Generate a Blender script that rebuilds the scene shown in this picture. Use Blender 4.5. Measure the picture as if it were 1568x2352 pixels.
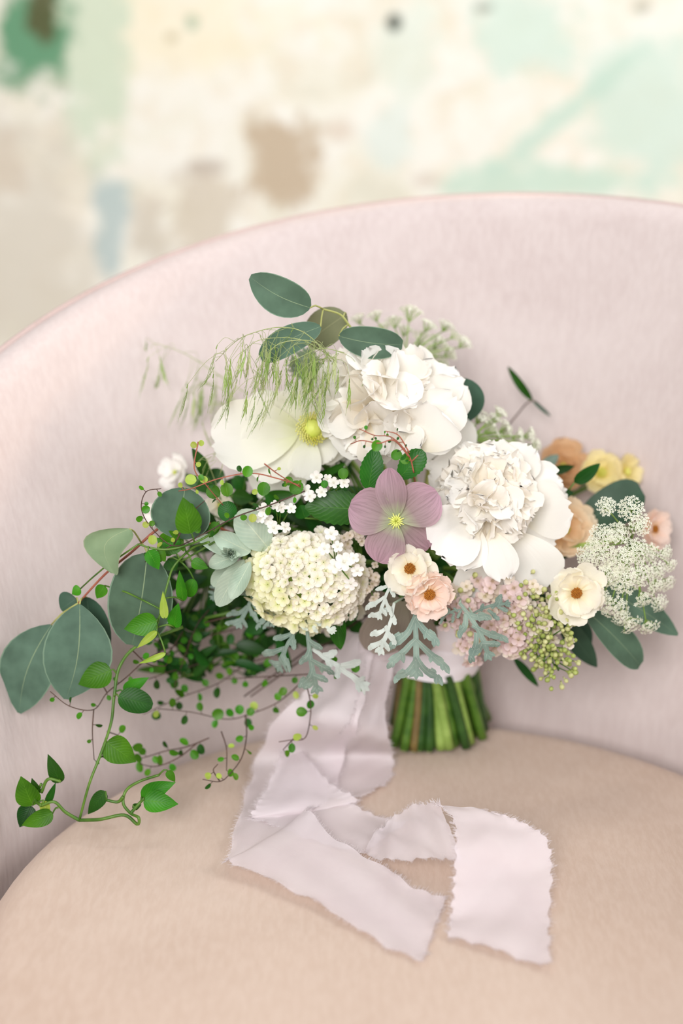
import bpy, math, random
from mathutils import Vector, Matrix
import numpy as np
R_ = math.radians
rnd = random.Random(7)
scn = bpy.context.scene
for o in list(bpy.data.objects): bpy.data.objects.remove(o)
COL = scn.collection

# ------------------------------------------------------------------ camera
PITCH = R_(18.0)
CAM = Vector((0, -1.05, 0.535))
FPX = 50/24*1568
cam = bpy.data.cameras.new('camera'); cam.lens = 50; cam.sensor_fit = 'HORIZONTAL'; cam.sensor_width = 24
co = bpy.data.objects.new('camera', cam); COL.objects.link(co)
co.location = CAM; co.rotation_euler = (math.pi/2-PITCH, 0, 0)
cam.clip_start = .05
cam.dof.use_dof = True; cam.dof.focus_distance = 0.992; cam.dof.aperture_fstop = 2.1
scn.camera = co
scn.cycles.diffuse_bounces = 8; scn.cycles.transmission_bounces = 12; scn.cycles.transparent_max_bounces = 16
# ------------------------------------------------------------------ world, lights, exposure
scn.view_settings.view_transform = 'Standard'; scn.view_settings.look = 'None'
scn.view_settings.exposure = 0.27; scn.view_settings.gamma = 1; scn.view_settings.use_curve_mapping = False
w = bpy.data.worlds.new('world'); scn.world = w; w.use_nodes = True
w.node_tree.nodes['Background'].inputs[0].default_value = (.97, .975, 1, 1)
w.node_tree.nodes['Background'].inputs[1].default_value = .30
def area(name, loc, target, size, power, col):
    l = bpy.data.lights.new(name, 'AREA'); l.shape = 'RECTANGLE'; l.size, l.size_y = size; l.energy = power; l.color = col
    o = bpy.data.objects.new(name, l); COL.objects.link(o); o.location = loc
    o.rotation_euler = (Vector(target)-Vector(loc)).to_track_quat('-Z', 'Y').to_euler()
    return o
area('window_light', (-.45, -2.2, 1.25), (0, 0, .2), (1.0, 1.1), 50, (1, .99, .98))
area('side_window_light', (1.8, -.7, 1.3), (0, 0, .1), (.8, .9), 19, (.97, .98, 1))
area('wall_fill_light', (.6, .45, 2.2), (.1, 1.2, .9), (1.6, .5), 13, (1, .985, .95))  # fill light added from above to brighten the wall
wl = bpy.data.lights.new('warm_lamp', 'SPOT'); wl.energy = 24; wl.color = (1, .66, .42); wl.shadow_soft_size = .03; wl.spot_size = R_(17); wl.spot_blend = .6
wo = bpy.data.objects.new('warm_lamp', wl); COL.objects.link(wo); wo.location = (.80, .56, .76)
wo.rotation_euler = (Vector((-.26, .03, .30))-wo.location).to_track_quat('-Z', 'Y').to_euler()

# ------------------------------------------------------------------ pixel rays onto real positions
CF = Vector((0, math.cos(PITCH), -math.sin(PITCH))); CU = Vector((0, math.sin(PITCH), math.cos(PITCH)))
TC = Vector((.06, -.25, 0))                     # centre of the tub chair's plan circle
def wall_r(z): return .325 + .095*max(0, min(1.1, z/.41))**.8
def ray(u, v): return CF + Vector(((u-784)/FPX, 0, 0)) + CU*((1176-v)/FPX)
def P(u, v, y=0., m=.008, zmin=.004):
    d = ray(u, v); t = (y-CAM.y)/d.y
    for _ in range(400):
        p = CAM + d*t
        r = math.hypot(p.x-TC.x, p.y-TC.y)
        if p.z < zmin or (r > wall_r(p.z)-m and p.y > TC.y): t -= .0015
        else: break
    return p
def G(u, v, z=0.):
    d = ray(u, v); t = (z-CAM.z)/d.z; return CAM + d*t
def px(n, p):                                    # n photo pixels in metres at point p
    return n*(p-CAM).dot(CF)/FPX

# ------------------------------------------------------------------ materials
MATS = {}
def nt(name):
    m = bpy.data.materials.new(name); m.use_nodes = True; t = m.node_tree; t.nodes.clear(); MATS[name] = m
    return m, t
def N(t, typ, **k):
    n = t.nodes.new(typ)
    for a, b in k.items():
        if a.startswith('i_'): n.inputs[a[2:].replace('_', ' ')].default_value = b
        else: setattr(n, a, b)
    return n
def L(t, a, b): t.links.new(a, b)
def srgb(c):
    if isinstance(c, str): c = [int(c[i:i+2], 16)/255 for i in (0, 2, 4)]
    return tuple(x/12.92 if x <= .04045 else ((x+.055)/1.055)**2.4 for x in c) + (1,)
def ramp(t, fac, stops, interp='LINEAR'):
    r = N(t, 'ShaderNodeValToRGB'); r.color_ramp.interpolation = interp
    e = r.color_ramp.elements
    while len(e) < len(stops): e.new(.5)
    for k, (p, c) in enumerate(stops): e[k].position = p; e[k].color = srgb(c) if not isinstance(c, (int, float)) else (c, c, c, 1)
    L(t, fac, r.inputs[0]); return r.outputs[0]
def mixc(t, f, a, b, mode='MIX'):
    n = N(t, 'ShaderNodeMix', data_type='RGBA', blend_type=mode)
    if isinstance(f, (int, float)): n.inputs[0].default_value = f
    else: L(t, f, n.inputs[0])
    for i, s in ((6, a), (7, b)):
        if isinstance(s, tuple): n.inputs[i].default_value = s
        else: L(t, s, n.inputs[i])
    return n.outputs[2]
def math_(t, op, a, b=None, c=None):
    n = N(t, 'ShaderNodeMath', operation=op)
    for i, s in enumerate((a, b, c)):
        if s is None: continue
        if isinstance(s, (int, float)): n.inputs[i].default_value = s
        else: L(t, s, n.inputs[i])
    return n.outputs[0]
def noise(t, vec, scale, detail=3, rough=.5, dist=0):
    n = N(t, 'ShaderNodeTexNoise'); n.inputs['Scale'].default_value = scale; n.inputs['Detail'].default_value = detail
    n.inputs['Roughness'].default_value = rough; n.inputs['Distortion'].default_value = dist
    if vec is not None: L(t, vec, n.inputs['Vector'])
    return n.outputs['Fac']
def finish(t, col, rough=.5, transl=0, bump=None, bstr=.3, bdist=.001, sheen=0, alpha=0, spec=.4, tcol=None, sheen_col=None):
    p = N(t, 'ShaderNodeBsdfPrincipled'); p.inputs['Roughness'].default_value = rough
    p.inputs['Specular IOR Level'].default_value = spec
    if isinstance(col, tuple): p.inputs['Base Color'].default_value = col
    else: L(t, col, p.inputs['Base Color'])
    if sheen:
        p.inputs['Sheen Weight'].default_value = sheen; p.inputs['Sheen Roughness'].default_value = .5
        if sheen_col: p.inputs['Sheen Tint'].default_value = sheen_col
    if bump is not None:
        b = N(t, 'ShaderNodeBump'); b.inputs['Strength'].default_value = bstr; b.inputs['Distance'].default_value = bdist
        L(t, bump, b.inputs['Height']); L(t, b.outputs[0], p.inputs['Normal'])
    out = p.outputs[0]
    if transl:
        tr = N(t, 'ShaderNodeBsdfTranslucent')
        c2 = tcol if tcol is not None else col
        if isinstance(c2, tuple): tr.inputs[0].default_value = c2
        else: L(t, c2, tr.inputs[0])
        mx = N(t, 'ShaderNodeMixShader'); mx.inputs[0].default_value = transl
        L(t, out, mx.inputs[1]); L(t, tr.outputs[0], mx.inputs[2]); out = mx.outputs[0]
    if alpha:
        tp = N(t, 'ShaderNodeBsdfTransparent'); mx = N(t, 'ShaderNodeMixShader')
        if isinstance(alpha, (int, float)): mx.inputs[0].default_value = alpha
        else: L(t, alpha, mx.inputs[0])
        L(t, out, mx.inputs[1]); L(t, tp.outputs[0], mx.inputs[2]); out = mx.outputs[0]
    o = N(t, 'ShaderNodeOutputMaterial'); L(t, out, o.inputs[0])
def uvxy(t):
    u = N(t, 'ShaderNodeUVMap'); s = N(t, 'ShaderNodeSeparateXYZ'); L(t, u.outputs[0], s.inputs[0])
    return u.outputs[0], s.outputs[0], s.outputs[1]

def leaf_mat(name, dark, light, vein, veinw=.018, veinmix=.8, rough=.45, transl=.25, edge=None, sides=True, bs=.25):
    m, t = nt(name); uv, x, y = uvxy(t)
    geo = N(t, 'ShaderNodeNewGeometry'); oi = N(t, 'ShaderNodeObjectInfo')
    n1 = noise(t, geo.outputs['Position'], 60, 3)
    c = ramp(t, n1, [(.3, dark), (.7, light)])
    hs = N(t, 'ShaderNodeHueSaturation'); L(t, c, hs.inputs['Color'])
    L(t, math_(t, 'MULTIPLY_ADD', oi.outputs['Random'], .35, .83), hs.inputs['Value'])
    L(t, math_(t, 'MULTIPLY_ADD', oi.outputs['Random'], .03, .485), hs.inputs['Hue'])
    c = hs.outputs[0]
    ax = math_(t, 'ABSOLUTE', math_(t, 'SUBTRACT', x, .5))
    wv = math_(t, 'MULTIPLY_ADD', y, -veinw*.8, veinw)
    mid = math_(t, 'SMOOTH_MIN', 1., math_(t, 'MAXIMUM', math_(t, 'SUBTRACT', 1.3, math_(t, 'DIVIDE', ax, wv)), 0.), .1)
    if edge: c = mixc(t, math_(t, 'GREATER_THAN', ax, .478), c, srgb(edge))
    c = mixc(t, math_(t, 'MULTIPLY', mid, veinmix), c, srgb(vein))
    h = mid
    if sides:
        ph = math_(t, 'SUBTRACT', math_(t, 'MULTIPLY', y, 9.), math_(t, 'MULTIPLY', ax, 7.))
        sv = math_(t, 'POWER', math_(t, 'ABSOLUTE', math_(t, 'SINE', math_(t, 'MULTIPLY', ph, math.pi))), .5)
        sv = math_(t, 'SUBTRACT', 1., sv)
        c = mixc(t, math_(t, 'MULTIPLY', sv, .35*veinmix), c, srgb(vein))
        h = math_(t, 'ADD', mid, math_(t, 'MULTIPLY', sv, -.6))
    finish(t, c, rough, transl, bump=h, bstr=bs, bdist=.0006, spec=.28)
    return m
leaf_mat('eucalyptus_leaf', '48604f', '5b7763', '9db088', .012, .75, .62, .22, edge='76907a', sides=False)
leaf_mat('eucalyptus_back', '7f9673', '90a682', 'b4c096', .012, .75, .65, .35, edge='98a784', sides=False)
leaf_mat('eucalyptus_olive', '7a8360', '8b906e', 'aeb082', .012, .6, .65, .35, sides=False)
leaf_mat('eucalyptus_dark', '2f4a38', '3d5a48', '6b8870', .012, .5, .5, .15, sides=False)
leaf_mat('vine_leaf', '2a6608', '468a12', '70a632', .014, .55, .42, .35)
leaf_mat('vine_leaf_dark', '17440a', '255c12', '468026', .014, .45, .45, .3)
leaf_mat('round_leaf', '3a7a0e', '5a981c', '7cb038', .02, .4, .4, .4, sides=False)
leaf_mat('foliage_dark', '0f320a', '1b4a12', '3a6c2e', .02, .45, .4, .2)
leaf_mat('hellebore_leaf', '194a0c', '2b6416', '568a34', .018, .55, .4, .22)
leaf_mat('lime_leaf', '9cb440', 'b8c85c', 'd0da86', .03, .5, .45, .4, sides=False)
leaf_mat('lambs_ear', 'a4b8a6', 'c0d0be', 'dae2c8', .03, .7, .9, .25)
leaf_mat('silver_leaf', '74887e', '95a89b', 'c6d0c2', .05, .5, .9, .2, sides=False)
leaf_mat('silver_leaf_pale', 'ccd6cf', 'dde4dd', 'eef0ea', .05, .5, .9, .25, sides=False)

def petal_mat(name, base, mid, tip, transl=.35, streak=.0, sc=None, rough=.6, b=.35):
    m, t = nt(name); uv, x, y = uvxy(t)
    c = ramp(t, y, [(0, base), (.35, mid), (1, tip)])
    mp = N(t, 'ShaderNodeMapping'); L(t, uv, mp.inputs[0]); mp.inputs['Scale'].default_value = (22, 1.6, 1)
    n = noise(t, mp.outputs[0], 1.0, 3, .6)
    if streak: c = mixc(t, math_(t, 'MULTIPLY', ramp(t, n, [(.45, 0), (.7, 1)]), streak), c, srgb(sc))
    finish(t, c, rough, transl, bump=n, bstr=b, bdist=.0008)
    return m
petal_mat('peony_petal', 'f2ead2', 'f6f3ec', 'f7f5f1', .38)
petal_mat('peony_inner_petal', 'efe2c4', 'f7f0e2', 'f8f4ee', .42)
petal_mat('poppy_petal', 'e6e8bc', 'f4f3e4', 'f7f5ee', .4)
petal_mat('hellebore_petal', 'b9cc98', 'a68f90', 'c49cae', .35, .55, '80696a')
petal_mat('dusky_petal', '9a927c', '8d8274', '988a7f', .35, .4, '6f6258')
petal_mat('cream_petal', 'f3e4b4', 'f8f3e2', 'f9f6ec', .42)
petal_mat('blush_petal', 'f4d2a0', 'f7e2d4', 'f8e8de', .42)
petal_mat('peach_petal', 'edc796', 'f2d8b4', 'f5e4ca', .4)
petal_mat('tan_petal', 'c99a66', 'd8ae80', 'e0bb94', .4)
petal_mat('yellow_petal', 'e6ce5c', 'f2e4a2', 'f5e9bd', .4)
petal_mat('viburnum_petal', 'e3e3b0', 'f4efdf', 'f7f2e9', .35, b=.1)
petal_mat('viburnum_green_petal', 'd4da8c', 'efedc4', 'f3f1d6', .35, b=.1)
petal_mat('blossom_petal', 'eceadb', 'f6f3ee', 'f8f5f2', .35, b=.1)
petal_mat('lilac_petal', 'c9b094', 'e0c8c2', 'ead6d6', .35, b=.1)
petal_mat('lilac_pale_petal', 'cdbf98', 'e9dccc', 'efe4d8', .35, b=.1)
petal_mat('lace_floret', 'dfe6b8', 'f1f2de', 'f4f4e8', .35, b=.1)
def plain(name, c1, c2, rough=.5, transl=0, scale=80, bs=.2):
    m, t = nt(name); g = N(t, 'ShaderNodeNewGeometry')
    n = noise(t, g.outputs['Position'], scale, 3)
    finish(t, ramp(t, n, [(.3, c1), (.7, c2)]), rough, transl, bump=n, bstr=bs, bdist=.0005)
plain('stem_green', '345a16', '5c7e2a', .4)
plain('stem_pale', '6c8c36', '92ab58', .4)
plain('stem_brown', '5c4a2a', '7d6a3a', .5)
plain('stem_dark', '1c3e12', '33581e', .4)
plain('wiry_stem', '3c2c26', '5a4034', .6)
plain('red_stem', '8a4a3a', 'a8604a', .5)
plain('olive_stem', '8e9250', 'a9aa66', .5)
plain('anther', '8f4f12', 'c7842a', .7, scale=900, bs=1)
plain('yellow_stamen', 'cdc94a', 'e6e28a', .6)
plain('pistil', 'c2cf4a', 'dfe27e', .5)
plain('lilac_bud', 'b5b872', 'd0cf98', .45, .15)
plain('lilac_bud_green', '8fa04a', 'b7c070', .45, .15)
plain('fuzzy_head', '93a98c', 'b9c7ae', .9)
plain('grass_green', '80a048', 'a4bd68', .5, .3)
plain('grass_pale', 'a9b878', 'c0c890', .5, .3)
plain('raw_stem_end', 'b8c07a', 'd2d49a', .6)
plain('dark_wood', '4a3222', '6b4a32', .4)

# velvet upholstery
def velvet(name, c1, c2, lighter, scale=7, stretch=(1, 1, 1)):
    m, t = nt(name); tc = N(t, 'ShaderNodeTexCoord')
    n1 = noise(t, tc.outputs['Object'], scale, 4, .55, .6)
    c = ramp(t, n1, [(.32, c1), (.7, c2)])
    mp = N(t, 'ShaderNodeMapping'); L(t, tc.outputs['Object'], mp.inputs[0]); mp.inputs['Scale'].default_value = stretch
    n2 = noise(t, mp.outputs[0], 260, 3, .7)
    c = mixc(t, math_(t, 'MULTIPLY', ramp(t, n2, [(.4, 0), (.62, 1)]), .28), c, srgb(lighter))
    h = math_(t, 'ADD', n2, math_(t, 'MULTIPLY', n1, .8))
    finish(t, c, .85, 0, bump=h, bstr=.35, bdist=.0012, sheen=.12, spec=.1, sheen_col=(1, .93, .9, 1))
velvet('velvet_back', 'c2b3b0', 'ccbfbc', 'd9cecb', 7, (1, 1, .12))
velvet('velvet_seat', 'bda696', 'c8b3a4', 'd4c2b5', 5, (1, .25, 1))  # same cloth as the back; the seat's warm light is put into the colour
velvet('velvet_piping', 'b5a09b', 'bfaaa5', 'cbb9b4', 20)

# sheer silk
m, t = nt('silk'); tc = N(t, 'ShaderNodeTexCoord'); uv, x, y = uvxy(t)
n = noise(t, tc.outputs['Object'], 30, 4, .5, .4)
mp = N(t, 'ShaderNodeMapping'); L(t, uv, mp.inputs[0]); mp.inputs['Scale'].default_value = (220, 12, 1)
n2 = noise(t, mp.outputs[0], 1, 2)
h = math_(t, 'ADD', n, math_(t, 'MULTIPLY', n2, .15))
finish(t, ramp(t, n, [(.3, 'e6dade'), (.7, 'ece2e5')]), .5, .15, bump=h, bstr=.35, bdist=.002, sheen=.2, alpha=.30, spec=.3)
m, t = nt('silk_wrap'); tc = N(t, 'ShaderNodeTexCoord'); n = noise(t, tc.outputs['Object'], 40, 4, .5, .4)
finish(t, ramp(t, n, [(.3, 'e9e2e8'), (.7, 'f1ecf0')]), .6, 0, bump=n, bstr=.4, bdist=.002, sheen=.2, spec=.3)
m, t = nt('silk_thread'); finish(t, srgb('eee6e8'), .7, .3)

# distressed plaster wall
m, t = nt('plaster')
geo = N(t, 'ShaderNodeNewGeometry'); pos = geo.outputs['Position']
sx = N(t, 'ShaderNodeSeparateXYZ'); L(t, pos, sx.inputs[0])
n1 = noise(t, pos, 7, 6, .62, .5); n2 = noise(t, pos, 3.1, 5, .6, .3); n3 = noise(t, pos, 22, 4, .6, .4)
c = ramp(t, n1, [(.30, 'dcd9c8'), (.42, 'edeadb'), (.52, 'f3f1e8'), (.75, 'f4f2e8')])
c = mixc(t, math_(t, 'MULTIPLY', ramp(t, n3, [(.35, 1), (.5, 0)]), .5), c, srgb('e8dcc6'))
nz = noise(t, pos, 9, 4, .6)
nz2 = noise(t, pos, 31, 3, .6)
WALLY = 1.15
def blob(c, u, v, ru, rv, colr, soft=.5, amt=.8, ang=0, warp=.9):
    """a patch of colour, mostly old paint, at its place on the wall"""
    d = ray(u, v); k = (WALLY-CAM.y)/d.y; p = CAM+d*k
    s = (p-CAM).dot(CF)/FPX
    dx = math_(t, 'SUBTRACT', sx.outputs[0], p.x); dz = math_(t, 'SUBTRACT', sx.outputs[2], p.z)
    ca, sa = math.cos(ang), math.sin(ang)
    a = math_(t, 'DIVIDE', math_(t, 'ADD', math_(t, 'MULTIPLY', dx, ca), math_(t, 'MULTIPLY', dz, sa)), ru*s)
    b = math_(t, 'DIVIDE', math_(t, 'SUBTRACT', math_(t, 'MULTIPLY', dz, ca), math_(t, 'MULTIPLY', dx, sa)), rv*s)
    r = math_(t, 'SQRT', math_(t, 'ADD', math_(t, 'MULTIPLY', a, a), math_(t, 'MULTIPLY', b, b)))
    wn = math_(t, 'ADD', math_(t, 'SUBTRACT', nz, .5), math_(t, 'MULTIPLY', math_(t, 'SUBTRACT', nz2, .5), .6))
    r = math_(t, 'MULTIPLY_ADD', wn, -warp*2.6, r)
    mk = N(t, 'ShaderNodeMapRange', interpolation_type='SMOOTHSTEP')
    L(t, r, mk.inputs[0]); mk.inputs[1].default_value = 1+soft/2; mk.inputs[2].default_value = 1-soft/1.5
    mk.inputs[3].default_value = 0; mk.inputs[4].default_value = 1
    return mixc(t, math_(t, 'MULTIPLY', mk.outputs[0], amt), c, srgb(colr))
c = blob(c, 250, 70, 330, 110, 'f3e8c8', .9, .6)  # warm lamp glow on the upper left wall, painted into the colour
c = blob(c, 220, 150, 75, 230, 'cfdcc6', .5, .9)
c = blob(c, 1290, 420, 270, 50, 'c9dfcf', .6, .9)
c = blob(c, 1480, 260, 130, 190, 'cfe3d6', .7, .8)
c = blob(c, 1190, 90, 130, 100, 'd0e4d7', .7, .8)
c = blob(c, 950, 120, 80, 90, 'dbe7da', .6, .6)
c = blob(c, 1300, 260, 190, 26, 'c4dccd', .7, .8, .7)
c = blob(c, 900, 320, 60, 60, 'd9e7e0', .6, .6)
c = blob(c, 640, 385, 85, 115, 'c6b49c', .45, .95)
c = blob(c, 465, 385, 55, 26, 'b9ab9c', .6, .75)
c = blob(c, 470, 490, 90, 90, 'd3c8b6', .5, .8)
c = blob(c, 350, 550, 60, 90, 'c9bfae', .5, .7)
c = blob(c, 70, 620, 160, 300, 'd8d1c3', .7, .85)  # broad taupe tone at the wall's lower left
c = blob(c, 25, 400, 40, 70, 'd2c4b2', .6, .6)
c = blob(c, 255, 520, 42, 110, 'b7c8c8', .5, .85)
c = blob(c, 60, 90, 90, 110, '6a9a78', .5, 1, warp=.8)
c = blob(c, 95, 30, 30, 60, '5a5838', .5, .9)
c = blob(c, 905, 52, 17, 19, '20302a', .8, 1, warp=.2)
c = blob(c, 440, 52, 16, 18, '9ab59a', .8, .7, warp=.3)
c = blob(c, 1110, 18, 22, 12, '8a9284', .8, .7, warp=.3)
c = blob(c, 1475, 15, 24, 16, 'b0ab9a', .8, .7, warp=.3)
c = blob(c, 975, 415, 36, 16, 'd6c8ba', .8, .7, warp=.3)
c = blob(c, 780, 300, 32, 28, 'dccdbc', .8, .7, warp=.3)
c = blob(c, 145, 200, 16, 22, '9fae94', .8, .6, warp=.3)
c = blob(c, 395, 85, 16, 12, 'b9ab84', .8, .6, warp=.3)
finish(t, c, .9, 0, bump=n1, bstr=.5, bdist=.01, spec=.2)
plain('floor_wood', '9a8266', 'b09a7c', .5, scale=6)

# ------------------------------------------------------------------ object helpers
def tag(o, label=None, cat=None, group=None, kind=None):
    for k, v in (('label', label), ('category', cat), ('group', group), ('kind', kind)):
        if v: o[k] = v
    return o
def thing(name, loc, label, cat, group=None):
    o = bpy.data.objects.new(name, None); COL.objects.link(o); o.location = loc; o.empty_display_size = .01
    return tag(o, label, cat, group)
def mesh(name, vs, fs, mat, uvs=None, smooth=True):
    me = bpy.data.meshes.new(name); me.from_pydata([tuple(v) for v in vs], [], fs)
    mats = mat if isinstance(mat, (list, tuple)) else [mat]
    for k in mats: me.materials.append(MATS[k])
    if uvs is not None:
        ul = me.uv_layers.new(name='UVMap'); idx = np.empty(len(me.loops), dtype=np.int32)
        me.loops.foreach_get('vertex_index', idx)
        ul.data.foreach_set('uv', np.array(uvs, dtype=np.float32)[idx].ravel())
    if smooth: me.polygons.foreach_set('use_smooth', [True]*len(me.polygons))
    me.update(); return me
def part(name, geo, mat, parent, smooth=True, label=None, kind=None):
    vs, fs, uvs = geo
    org = Vector(vs[0]); vv = [Vector(v)-org for v in vs]
    o = bpy.data.objects.new(name, mesh(name, vv, fs, mat, uvs, smooth)); COL.objects.link(o)
    if parent is not None:
        o.parent = parent; pl = parent.location.copy(); q = parent.parent
        while q is not None: pl += q.location; q = q.parent
        o.location = org-pl
    else: o.location = org
    if label: o['label'] = label
    if kind: o['kind'] = kind
    return o
def inst(name, me, parent, M):
    o = bpy.data.objects.new(name, me); COL.objects.link(o); o.parent = parent
    o.matrix_basis = Matrix.Translation(-parent.location) @ M
    return o
def join(geos):
    vs, fs, uv = [], [], []
    for g in geos:
        k = len(vs); vs += list(g[0]); fs += [tuple(i+k for i in f) for f in g[1]]
        uv += list(g[2]) if g[2] is not None else [(.5, .5)]*len(g[0])
    return vs, fs, uv
def xf(g, M): return [M @ Vector(v) for v in g[0]], g[1], g[2]
def frame(org, z, roll=0., scale=1.):
    z = Vector(z).normalized(); q = z.to_track_quat('Z', 'Y')
    return Matrix.Translation(org) @ q.to_matrix().to_4x4() @ Matrix.Rotation(roll, 4, 'Z') @ Matrix.Scale(scale, 4)
def rvec(s=1.): return Vector((rnd.gauss(0, s), rnd.gauss(0, s), rnd.gauss(0, s)))
TOCAM = -CF

def blade(base, tip, width, a=.6, b=.6, n=None, cup=0., arch=0., curl=0., ruf=0., notch=0., side=0., twist=0., nu=9, nv=6, seed=None, serr=0.):
    """a leaf or petal surface from base to tip; widest at a/(a+b)"""
    base = Vector(base); tip = Vector(tip); ax = tip-base; ln = ax.length; d = ax/ln
    n = Vector(n if n is not None else TOCAM); n = (n-d*n.dot(d))
    if n.length < 1e-4: n = Vector((0, 0, 1))-d*d.z
    n.normalize(); s = d.cross(n)
    r = random.Random(seed if seed is not None else rnd.random())
    pk = a/(a+b); mx = pk**a*(1-pk)**b
    f1, f2, f3 = r.uniform(0, 6), r.uniform(0, 6), r.uniform(0, 6)
    tn = [r.uniform(-1, 1) for _ in range(nv+1)]
    vs, uv, fs = [], [], []
    for i in range(nu+1):
        tt = i/nu; u = (1-math.cos(math.pi*tt))/2*.55+tt*.45
        if i == 0: u = .0
        wu = (max(u, .004)**a*max(1-u, .012)**b)/mx*width/2
        if serr and 0 < i < nu: wu *= 1+serr*(1 if i % 2 else -1)
        tw = twist*u
        s2 = s*math.cos(tw)+n*math.sin(tw); n2 = n*math.cos(tw)-s*math.sin(tw)
        for j in range(nv+1):
            v = j/nv*2-1
            uu = u - notch*u*u*(.5+.5*tn[j])*(.3+.7*u)
            z = cup*wu*v*v + arch*ln*math.sin(math.pi*u) - curl*ln*u**3
            z += ruf*ln*(abs(v)**1.5*math.sin(f1+u*9+v*3)*.6+.5*u*math.sin(f2+v*5+u*3)+.25*u*math.sin(f3+v*11))
            vs.append(base+d*ln*uu+s2*wu*v+n2*z+s*side*ln*math.sin(math.pi*u)); uv.append((j/nv, u))
    for i in range(nu):
        for j in range(nv):
            k = i*(nv+1)+j; fs.append((k, k+1, k+nv+2, k+nv+1))
    return vs, fs, uv
def catmull(pts, sub=5):
    P_ = [Vector(p) for p in pts]
    if len(P_) < 3 or sub < 2: return P_
    Q = [P_[0]*2-P_[1]]+P_+[P_[-1]*2-P_[-2]]; out = []
    for i in range(1, len(Q)-2):
        p0, p1, p2, p3 = Q[i-1:i+3]
        for k in range(sub):
            t = k/sub
            out.append(.5*((2*p1)+(p2-p0)*t+(2*p0-5*p1+4*p2-p3)*t*t+(3*p1-p0-3*p2+p3)*t**3))
    out.append(P_[-1]); return out
def tube(pts, r0, r1=None, sides=6, sub=5, cap=True):
    pts = catmull(pts, sub); r1 = r0 if r1 is None else r1; n = len(pts)
    vs, fs, uv = [], [], []; up = None
    for i, p in enumerate(pts):
        d = (pts[min(i+1, n-1)]-pts[max(i-1, 0)])
        d = d.normalized() if d.length > 1e-9 else Vector((0, 0, 1))
        if up is None: up = d.orthogonal().normalized()
        up = (up-d*up.dot(d)); up = up.normalized() if up.length > 1e-6 else d.orthogonal().normalized()
        s = d.cross(up); r = r0+(r1-r0)*i/(n-1)
        for j in range(sides):
            a = 2*math.pi*j/sides; vs.append(p+up*math.cos(a)*r+s*math.sin(a)*r); uv.append((j/sides, i/(n-1)))
    for i in range(n-1):
        for j in range(sides):
            k = i*sides; fs.append((k+j, k+(j+1) % sides, k+sides+(j+1) % sides, k+sides+j))
    if cap: fs.append(tuple(range(sides))[::-1]); fs.append(tuple((n-1)*sides+j for j in range(sides)))
    return vs, fs, uv
def ball(c, r, nu=6, nv=8, sz=1., axis=(0, 0, 1), jit=0.):
    M = frame(c, axis); vs, fs, uv = [], [], []
    for i in range(nu+1):
        th = math.pi*i/nu
        for j in range(nv):
            a = 2*math.pi*j/nv; q = 1+rnd.uniform(-jit, jit)
            vs.append(M @ (Vector((math.sin(th)*math.cos(a), math.sin(th)*math.sin(a), math.cos(th)*sz))*r*q)); uv.append((j/nv, i/nu))
    for i in range(nu):
        for j in range(nv):
            k = i*nv; fs.append((k+j, k+nv+j, k+nv+(j+1) % nv, k+(j+1) % nv))
    return vs, fs, uv

# ------------------------------------------------------------------ structure
def box(x0, x1, y0, y1, z0, z1):
    vs = [(x, y, z) for z in (z0, z1) for y in (y0, y1) for x in (x0, x1)]
    return vs, [(0, 2, 3, 1), (4, 5, 7, 6), (0, 1, 5, 4), (2, 6, 7, 3), (0, 4, 6, 2), (1, 3, 7, 5)], None
FLOOR = -.43
tag(part('wall_back', box(-2.2, 2.2, WALLY, WALLY+.12, FLOOR, 2.6), 'plaster', None, False), kind='structure')
tag(part('floor', box(-2.2, 2.2, -2.6, WALLY+.12, FLOOR-.06, FLOOR), 'floor_wood', None, False), kind='structure')

# ------------------------------------------------------------------ tub chair
chair = thing('armchair', (TC.x, TC.y, FLOOR), 'blush pink velvet tub armchair with a curved back and round seat', 'armchair')
def rimz(az):                                     # az in degrees, 15 = middle of the back
    d = min(abs(az-15), 105); return .418-2.5e-5*d*d if d < 70 else .418-.1225-.0035*(d-70)+.00003*(d-70)**2
def shell():
    vs, fs, uv = [], [], []; A = np.linspace(-100, 130, 116)
    prof = []
    for k in range(15): prof.append(('in', k/14))
    for k in range(1, 8): prof.append(('top', k/8))
    for k in range(9): prof.append(('out', k/8))
    for az in A:
        ra = R_(az); H = rimz(az); dirv = Vector((math.sin(ra), math.cos(ra), 0))
        end = min(1, min(az+100, 130-az)/7+.02); endf = math.sqrt(max(0, 1-(1-end)**2))
        for kind, k in prof:
            if kind == 'in':
                z = -.06+(H-.018+.06)*k; r = wall_r(z)+.004*math.sin(math.pi*k)**2*0 - .012*math.sin(math.pi*min(1, max(0, (z+.0)/H)))
            elif kind == 'top':
                a = math.pi*k; rr = .019; cr = wall_r(H-.018)+rr; r = cr-rr*math.cos(a); z = H-.018+rr*math.sin(a)
            else:
                r = wall_r(H-.018)+.038+.004*math.sin(math.pi*k)-.045*k; z = H-.018-(H-.018+.24)*k
            rm = wall_r(H*.5)+.02
            r = rm+(r-rm)*endf
            vs.append(TC+dirv*r+Vector((0, 0, z))); uv.append(((az+100)/230, prof.index((kind, k))/len(prof)))
    m_ = len(prof)
    for i in range(len(A)-1):
        for j in range(m_-1):
            k = i*m_+j; fs.append((k, k+1, k+m_+1, k+m_))
    return vs, fs, uv
part('backrest', shell(), 'velvet_back', chair)
rimpts = [TC+Vector((math.sin(R_(a)), math.cos(R_(a)), 0))*(wall_r(rimz(a)-.018)+.028)+Vector((0, 0, rimz(a)-.0005)) for a in np.linspace(-96, 126, 60)]
part('piping', tube(rimpts, .0028, sides=8, sub=2), 'velvet_piping', chair)
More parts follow.
